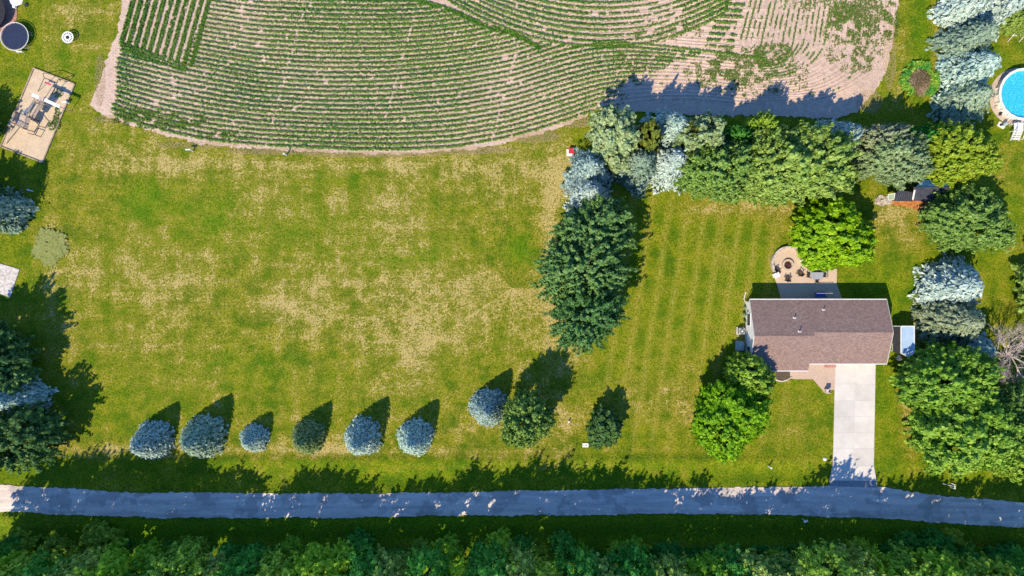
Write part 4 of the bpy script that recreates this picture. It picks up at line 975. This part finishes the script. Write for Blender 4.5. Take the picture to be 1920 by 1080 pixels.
MB().box((-.1, -.05, .05), (1.1, .7, .12), -.5).build('base_pad', M['white'], t); MB().lathe([(0, 0), (.26, .05), (.3, .5), (.2, .75), (0, .82)], 16, (.2, .05, .1)).build('filter_tank', M['teal_box'], t)
MB().tube([(-.4, -.1, .25), (0, 0, .25)], .14, 10).build('motor', M['grass_dark_metal'], t); MB().tube([(.2, .05, .85), (.5, .3, .85), (.7, .6, 1.0)], .04, 6).build('hose', M['grass_dark_metal'], t)
for i, (px_, py_) in enumerate(((1864, 184), (1867, 200), (1874, 214))):
    x, y = P(px_, py_); o_ = MB().box((0, 0, .14), (.42, .3, .24), .5*i+.3).box((.1, .1, .3), (.2, .2, .1), .4).build('pool_crate', M['gravel_ring'] if i < 2 else M['grass_dark_metal'], None, False, (x, y, .03))
    tag(o_, ('small pale crate on the gravel left of the pool', 'pale crate nearest the middle of the pool surround', 'dark crate on the gravel above the pool pump')[i], 'crate')
ring = MB().lathe([(0, .03), (3.3, .03)], 40, (*P(-10, 27), 0)).build('pool_surround', M['brick']); tag(ring, 'reddish paver ring round the top left pool', 'paving', kind='structure')
pl_ = pool(-16, 28, 25, 'round pool with dark deck cut by the top left corner', None, M['grass_dark_metal'], 1.0, M['grass_dark_metal'])
x, y = P(29, -3, 2.2); t = thing('garden_umbrella', 'cream garden umbrella at the top left corner', 'umbrella', (x, y, 0))
MB().lathe([(0, 2.5), (.02, 2.5), (1.05, 2.05), (1.03, 2.02), (0, 2.42)], 8).build('canopy', M['gutter'], t); MB().tube([(0, 0, 0), (0, 0, 2.45)], .03, 6).build('pole', M['galv'], t); MB().lathe([(0, .1), (.3, .08), (.3, 0)], 12).build('base', M['grass_dark_metal'], t)
x, y = P(27, 12, .3); o_ = MB().box((0, 0, .2), (.35, .42, .4)).box((0, 0, .42), (.4, .47, .06)).build('cooler_box', M['white'], None, False, (x, y, .02)); tag(o_, 'small white cooler box beside the top left pool', 'cooler')
# trampoline
x, y = P(26.5, 68, .95); t = thing('trampoline', 'round trampoline with navy mat and pale padded rim', 'trampoline', (x, y, 0)); r = 2.02
MB().lathe([(0, .86), (r-.16, .86)], 40).build('jumping_mat', M['navy'], t)
n = 40
for i in range(n): a = 2*PI*i/n; MB().bar(((r-.17)*math.cos(a), (r-.17)*math.sin(a), .87), ((r-.02)*math.cos(a), (r-.02)*math.sin(a), .9), .025).build('spring', M['galv'], t)
MB().lathe([(r-.03, .86), (r-.03, .93), (r+.05, .93), (r+.05, .86), (r-.03, .86)], 40).build('rim', M['gutter'], t)
for i in range(6):
    a = 2*PI*i/6+.3; MB().tube([((r)*math.cos(a-.14), r*math.sin(a-.14), .86), (r*math.cos(a-.1), r*math.sin(a-.1), .04), (r*math.cos(a+.1), r*math.sin(a+.1), .04), (r*math.cos(a+.14), r*math.sin(a+.14), .86)], .025, 6).build('leg', M['galv'], t)
MB().bar((.1, -r-.1, .6), (.95, -r-.12, .6), .1, .3).build('ladder_tread', M['white'], t)
for s in (.1, .95): MB().bar((s, -r+.0, .9), (s, -r-.25, 0), .05).build('ladder_rail', M['galv'], t)
# white round table with cut-outs
x, y = P(127, 70, .7); t = thing('round_table', 'white round cut-out table on the lawn near the trampoline', 'table', (x, y, 0)); r = .86
MB().lathe([(r-.16, .7), (r, .7), (r, .75), (r-.16, .75), (r-.16, .7)], 28).build('outer_ring', M['white'], t); MB().lathe([(.28, .7), (.46, .7), (.46, .75), (.28, .75), (.28, .7)], 24).build('inner_ring', M['white'], t)
for i in range(14): a = 2*PI*i/14; MB().bar((.44*math.cos(a), .44*math.sin(a), .725), ((r-.14)*math.cos(a), (r-.14)*math.sin(a), .725), .1, .04).build('spoke', M['white'], t)
MB().lathe([(0, .76), (.2, .75), (.22, .70), (.05, .6), (.05, .08), (.3, .03), (.3, 0)], 16).build('pedestal', M['grass_dark_metal'], t)
for i in range(3): a = 2.1*i; MB().tube([(0, 0, .3), (.5*math.cos(a), .5*math.sin(a), .0)], .03, 6).build('foot', M['white'], t)
# ------------------------------------------------------------------ playground
SB = [(64, 128), (141, 158), (80, 305), (2, 275)]
o = sheet('play_sand', [P(*p) for p in SB], .03, M['sand']); tag(o, 'rectangular bed of pale sand under the wooden playset', 'sand', kind='structure')
cx, cy = P(72, 216); bd = thing('sandpit_border', 'timber border round the sand playground', 'border', (cx, cy, 0))
for i in range(4):
    a = Vector((*P(*SB[i]), 0)); b = Vector((*P(*SB[(i+1) % 4]), 0)); n = 5 if i % 2 else 3
    for k in range(n):
        p = a.lerp(b, k/n); q = a.lerp(b, (k+.985)/n); MB().bar((p.x-cx, p.y-cy, .08+.02*rnd.random()), (q.x-cx, q.y-cy, .08+.02*rnd.random()), .16, .18).build('timber', M['timber'], bd)
ps = thing('wooden_playset', 'weathered wooden playset with tower, bridge, swing and white roofs', 'playset', (*P(55, 215), .03)); ox, oy = ps.location.x, ps.location.y
def q3(px_, py_, z): x, y = P(px_, py_, z); return Vector((x-ox, y-oy, z-.03))
# tower deck
A_, B_, C_, Dd = q3(36, 212, 1.5), q3(58, 221, 1.5), q3(51, 243, 1.5), q3(29, 233, 1.5)
for i in range(8):
    f = (i+.5)/8; MB().bar(A_.lerp(Dd, f), B_.lerp(C_, f), .2, .05).build('deck_plank', M['palewood'], ps)
cr = [A_, B_, C_, Dd]
for c in cr: MB().box((c.x, c.y, 1.2), (.12, .12, 2.4), 1.17).build('tower_post', M['greywood'], ps)
for a, b, nb in ((A_, Dd, 9), (Dd, C_, 9), (B_, C_, 9)):
    up = Vector((0, 0, .85)); MB().bar(a+up, b+up, .1, .06).build('handrail', M['greywood'], ps)
    for i in range(nb): p = a.lerp(b, (i+.5)/nb); MB().box((p.x, p.y, 1.93), (.05, .05, .82)).build('baluster', M['greywood'], ps)
# bench / outer rail left of tower
a, b = q3(29, 212, .9), q3(18, 237, .9)
for k in range(3): MB().bar(a+Vector((-.12*k, .05*k, 0)), b+Vector((-.12*k, .05*k, 0)), .1, .05).build('side_bench_slat', M['palewood'], ps)
for p in (a, b): MB().box((p.x-.1, p.y, .45), (.1, .1, .9)).build('bench_leg', M['greywood'], ps)
# bridge to small tower
b0, b1 = q3(60, 219, 1.5), q3(78, 190, 1.7); n_ = 16; dirv = (b1-b0).normalized(); sd = Vector((dirv.y, -dirv.x, 0))
for i in range(n_): p = b0.lerp(b1, (i+.5)/n_); MB().bar(p-sd*.45, p+sd*.45, .17, .04).build('bridge_plank', M['palewood'], ps)
for s in (-.48, .48):
    MB().bar(b0+sd*s+Vector((0, 0, .8)), b1+sd*s+Vector((0, 0, .8)), .07).build('bridge_rail', M['greywood'], ps)
    for i in range(14): p = b0.lerp(b1, (i+.5)/14)+sd*s; MB().box((p.x, p.y, p.z+.4), (.045, .045, .8)).build('baluster', M['greywood'], ps)
MB().box((b1.x, b1.y, 1.62), (1.1, .9, .08), .4).build('small_deck', M['greywood'], ps)
for sx_ in (-.45, .45):
    for sy_ in (-.35, .35): MB().box((b1.x+sx_, b1.y+sy_, 1.3), (.1, .1, 2.6)).build('tower_post', M['greywood'], ps)
# white beam roofs
w0, w1, w2, w3 = q3(60, 177, 2.6), q3(74, 184, 2.6), q3(83, 187, 2.6), q3(112, 200, 2.6)
MB().bar(w0, w1, .5, .06).build('white_roof_panel', M['white'], ps); MB().bar(w2, w3, .45, .06).build('white_roof_panel', M['white'], ps)
MB().bar(w1+Vector((0, 0, .05)), w2+Vector((0, 0, .05)), .5, .25).build('roof_hub', M['palewood'], ps)
for p in (w0, w3): MB().tube([(p.x, p.y, 0), (p.x, p.y, 2.58)], .05, 6).build('roof_post', M['greywood'], ps)
# climbing wall
c0, c1, c2_ = q3(40, 211, .15), q3(50, 216, 1.4), q3(66, 189, 1.4); MB().add([c0, c1, c2_, c0-Vector((0, 0, .06)), c1-Vector((0, 0, .06)), c2_-Vector((0, 0, .06))], [(0, 1, 2), (5, 4, 3), (0, 3, 4, 1), (1, 4, 5, 2), (2, 5, 3, 0)]).build('climbing_wall', M['ac'], ps)
for i in range(8):
    u, v_ = rnd.random(), rnd.random(); u, v_ = (u, v_) if u+v_ < 1 else (1-u, 1-v_); p = c0.lerp(c1, u)+(c2_-c0)*v_; MB().box((p.x, p.y, p.z+.05), (.13, .1, .1), i).build('climbing_hold', M['tarp'], ps)
# swing frame
s0, s1 = q3(83, 146, 2.2), q3(107, 155, 2.2); MB().tube([s0, s1], .05, 6).build('swing_beam', M['grass_dark_metal'], ps)
for p, o1, o2 in ((s0, (71, 172), (80, 138)), (s1, (97, 178), (108, 150))):
    for o_ in (o1, o2): MB().tube([p, q3(*o_, .0)], .04, 6).build('swing_leg', M['grass_dark_metal'], ps)
z0_ = q3(84, 154, .55); z1_ = q3(96, 159, .55); sw_ = MB().bar(z0_, z1_, .22, .05).build('swing_seat', M['pink'], ps)
for p, f in ((z0_, .25), (z1_, .75)): MB().tube([p, s0.lerp(s1, f)], .012, 4).build('swing_chain', M['galv'], sw_)
# dark lower frame and pole
fr = [q3(63, 223, 1.2), q3(74, 236, 1.2), q3(66, 253, 1.2), q3(52, 249, 1.2)]
for i in range(3): MB().bar(fr[i], fr[i+1], .07).build('lower_frame', M['grass_dark_metal'], ps)
for p in fr: MB().box((p.x, p.y, .6), (.07, .07, 1.2)).build('frame_post', M['grass_dark_metal'], ps)
MB().bar(q3(22, 240, 1.4), q3(11, 270, .1), .14, .05).build('slide_rail', M['palewood'], ps)
scp = scatter('sand_weeds', [(112, 175, 10, 9, .5), (108, 222, 7, 22, 1), (100, 235, 10, 10, .8), (118, 150, 12, 5, .3)], 260, M['weed'], .2, .11, None, 41, 0); tag(scp, 'sparse green weeds growing through the play sand', 'weeds', kind='stuff')
# concrete pad at left
o = MB().prism([(P(*p)[0], P(*p)[1]) for p in [(-30, 482), (0, 494), (37, 505), (19, 558), (-50, 530)]], -.05, .07).build('concrete_pad', M['plate']); tag(o, 'stained concrete pad cut by the left edge', 'pad')
# ------------------------------------------------------------------ small things
def marker(px_, py_, hh, label, wide=False, grp=None):
    x, y = P(px_, py_); t = thing('marker_post', label, 'post', (x, y, float(ground_z(x, y))), 0, grp)
    MB().box((0, 0, hh/2), (.16, .16, hh)).build('post', M['white'], t)
    MB().box((-.05, 0, hh+.02), (.24, .2, .05)).build('post_cap', M['white'], t)
    if wide: MB().box((-.3, 0, hh-.1), (.75, .16, .16)).build('cross_arm', M['white'], t)
    return t
marker(362, 283, 1.05, 'white post with arm on the lawn near the field edge', True); marker(537.5, 291, 1.15, 'plain white post at the middle of the field edge')
marker(129.5, 193.5, .7, 'short white post on the right edge of the sandpit', True)
marker(1441, 874, 1.2, 'slim white post standing on the grass verge'); marker(1066.5, 790, .55, 'tiny white stub with dark top left of the round tree')
x, y = P(1070, 284, .4); t = thing('utility_box', 'small white box with a red lid at the tree belt corner', 'box', (x, y, 0))
MB().box((-.05, -.12, .1), (1.05, 1.0, .22)).build('white_base', M['white'], t); MB().box((.08, .06, .4), (.75, .75, .42)).build('box_body', M['white'], t); MB().box((.08, .06, .63), (.82, .82, .08)).build('red_lid', M['red'], t); MB().box((.08, .06, .69), (.5, .5, .05)).build('lid_handle', M['red'], t)
x, y = P(1098, 834.5); t = thing('utility_cover', 'white rectangular utility cover with dark centre on the lawn', 'cover', (x, y, -.02))
MB().box((0, 0, .06), (.92, .62, .16)).build('cover_slab', M['white'], t); MB().box((.05, .0, .155), (.2, .1, .03)).build('handle_recess', M['grass_dark_metal'], t)
x, y = P(1547, 861); o = MB().lathe([(0, .22), (.18, .18), (.3, .0)], 7).build('white_stone', M['white'], None, False, (x, y, -.03)); tag(o, 'white stone on the verge left of the driveway', 'stone')
def mailbox(px_, py_, rz, label, m):
    x, y = P(px_, py_, 1.1); t = thing('mailbox', label, 'mailbox', (x, y, float(ground_z(x, y))), rz)
    MB().box((0, 0, .5), (.1, .1, 1.05)).build('post', M['white'], t); MB().bar((-.1, 0, .95), (.35, 0, .95), .1).build('bracket', M['white'], t)
    b_ = MB(); n = 8; pr_ = [(-.13, 1.0), (.13, 1.0)]+[(.13*math.cos(PI*i/n), 1.18+.13*math.sin(PI*i/n)) for i in range(n+1)]
    k = len(pr_); b_.add([(xx, yy, zz) for xx in (-.28, .3) for yy, zz in pr_], [tuple(range(k-1, -1, -1)), tuple(range(k, 2*k))]+[(i, (i+1) % k, (i+1) % k+k, i+k) for i in range(k)]); b_.build('letter_box', m, t)
    MB().box((.31, 0, 1.13), (.02, .22, .22)).build('box_door', M['white'], t); MB().box((.1, .15, 1.25), (.16, .02, .08)).build('flag', M['red'], t)
mailbox(1511, 978, .4, 'white mailbox in the shaded verge below the lane', M['white'])
x, y = P(1786, 912, .9); t = thing('sign_frame', 'pale metal sign frame in the shaded verge above the lane', 'sign frame', (x, y, float(ground_z(x, y))))
MB().bar((-.95, .15, .05), (.3, -.1, 1.15), .06).build('leaning_bar', M['white'], t); MB().bar((.35, .25, 1.1), (.4, -.4, 1.1), .12, .06).build('head_plate', M['white'], t); MB().bar((-.1, .4, 1.0), (.38, .22, 1.1), .08).build('upper_arm', M['white'], t); MB().bar((-.1, -.2, 1.0), (.35, -.36, 1.1), .08).build('lower_arm', M['white'], t); MB().box((.35, -.08, .55), (.07, .07, 1.1)).build('post', M['white'], t)
x, y = P(1910, 68, .9); t = thing('swing_seat_frame', 'white garden swing frame at the right edge above the pool', 'swing', (x, y, 0))
MB().bar((-.9, .5, 1.8), (1.0, .5, 1.8), .07).build('top_bar', M['white'], t)
for s in (-.8, .9):
    for e in (-.5, 1.2): MB().bar((s, .5, 1.8), (s-.2, e, 0), .06).build('leg', M['white'], t)
for i in range(3): MB().box((0, .25+.18*i, .5), (1.3, .14, .04)).build('seat_slat', M['white'], t)
MB().bar((-.6, .45, .5), (-.6, .5, 1.8), .03).bar((.6, .45, .5), (.6, .5, 1.8), .03).build('hanger', M['white'], t)
x, y = P(57, 357); o = MB().bar((-.35, .08, .05), (.4, -.12, .05), .16, .1).box((-.35, .08, .1), (.2, .25, .1), .2).build('loose_board', M['white'], None, False, (x, y, -.03)); tag(o, 'short white board lying in shaded grass at left', 'board')
# bare tree
x, y = P(1888, 668, 3); BS = 1.45
bt = thing('bare_tree', 'leafless purplish grey tree among green trees at right', 'tree', (x, y, 0)); rg = random.Random(3); mb = MB(); tw = MB()
mb.tube([(0, 0, 0), (.05, 0, 1.5), (.1, .05, 3.2)], [.16, .12, .06], 8)
def branch(p, d, l, r, lev):
    e = p+d*l; mid = p+d*l*.5+Vector((rg.gauss(0, .06), rg.gauss(0, .06), .08))*l
    (mb if lev < 2 else tw).tube([p, mid, e], [r, r*.75, r*.45], 5 if lev < 2 else 4)
    if lev < 5:
        for i in range(4 if lev < 2 else 3):
            f = .4+.6*rg.random(); q = p.lerp(e, f); nd = (d+Vector((rg.gauss(0, .65), rg.gauss(0, .65), rg.gauss(.05, .35)))).normalized(); branch(q, nd, l*(.5+.25*rg.random()), r*.55, lev+1)
for i in range(9):
    a = i*.7; branch(Vector((.05, 0, 1.2+.2*i)), Vector((math.cos(a), math.sin(a), .45)).normalized(), 1.9, .07, 0)
bt.scale = (BS, BS, BS)
mb.build('trunk', M['barebranch'], bt); tw.build('twigs', M['barebranch'], bt)
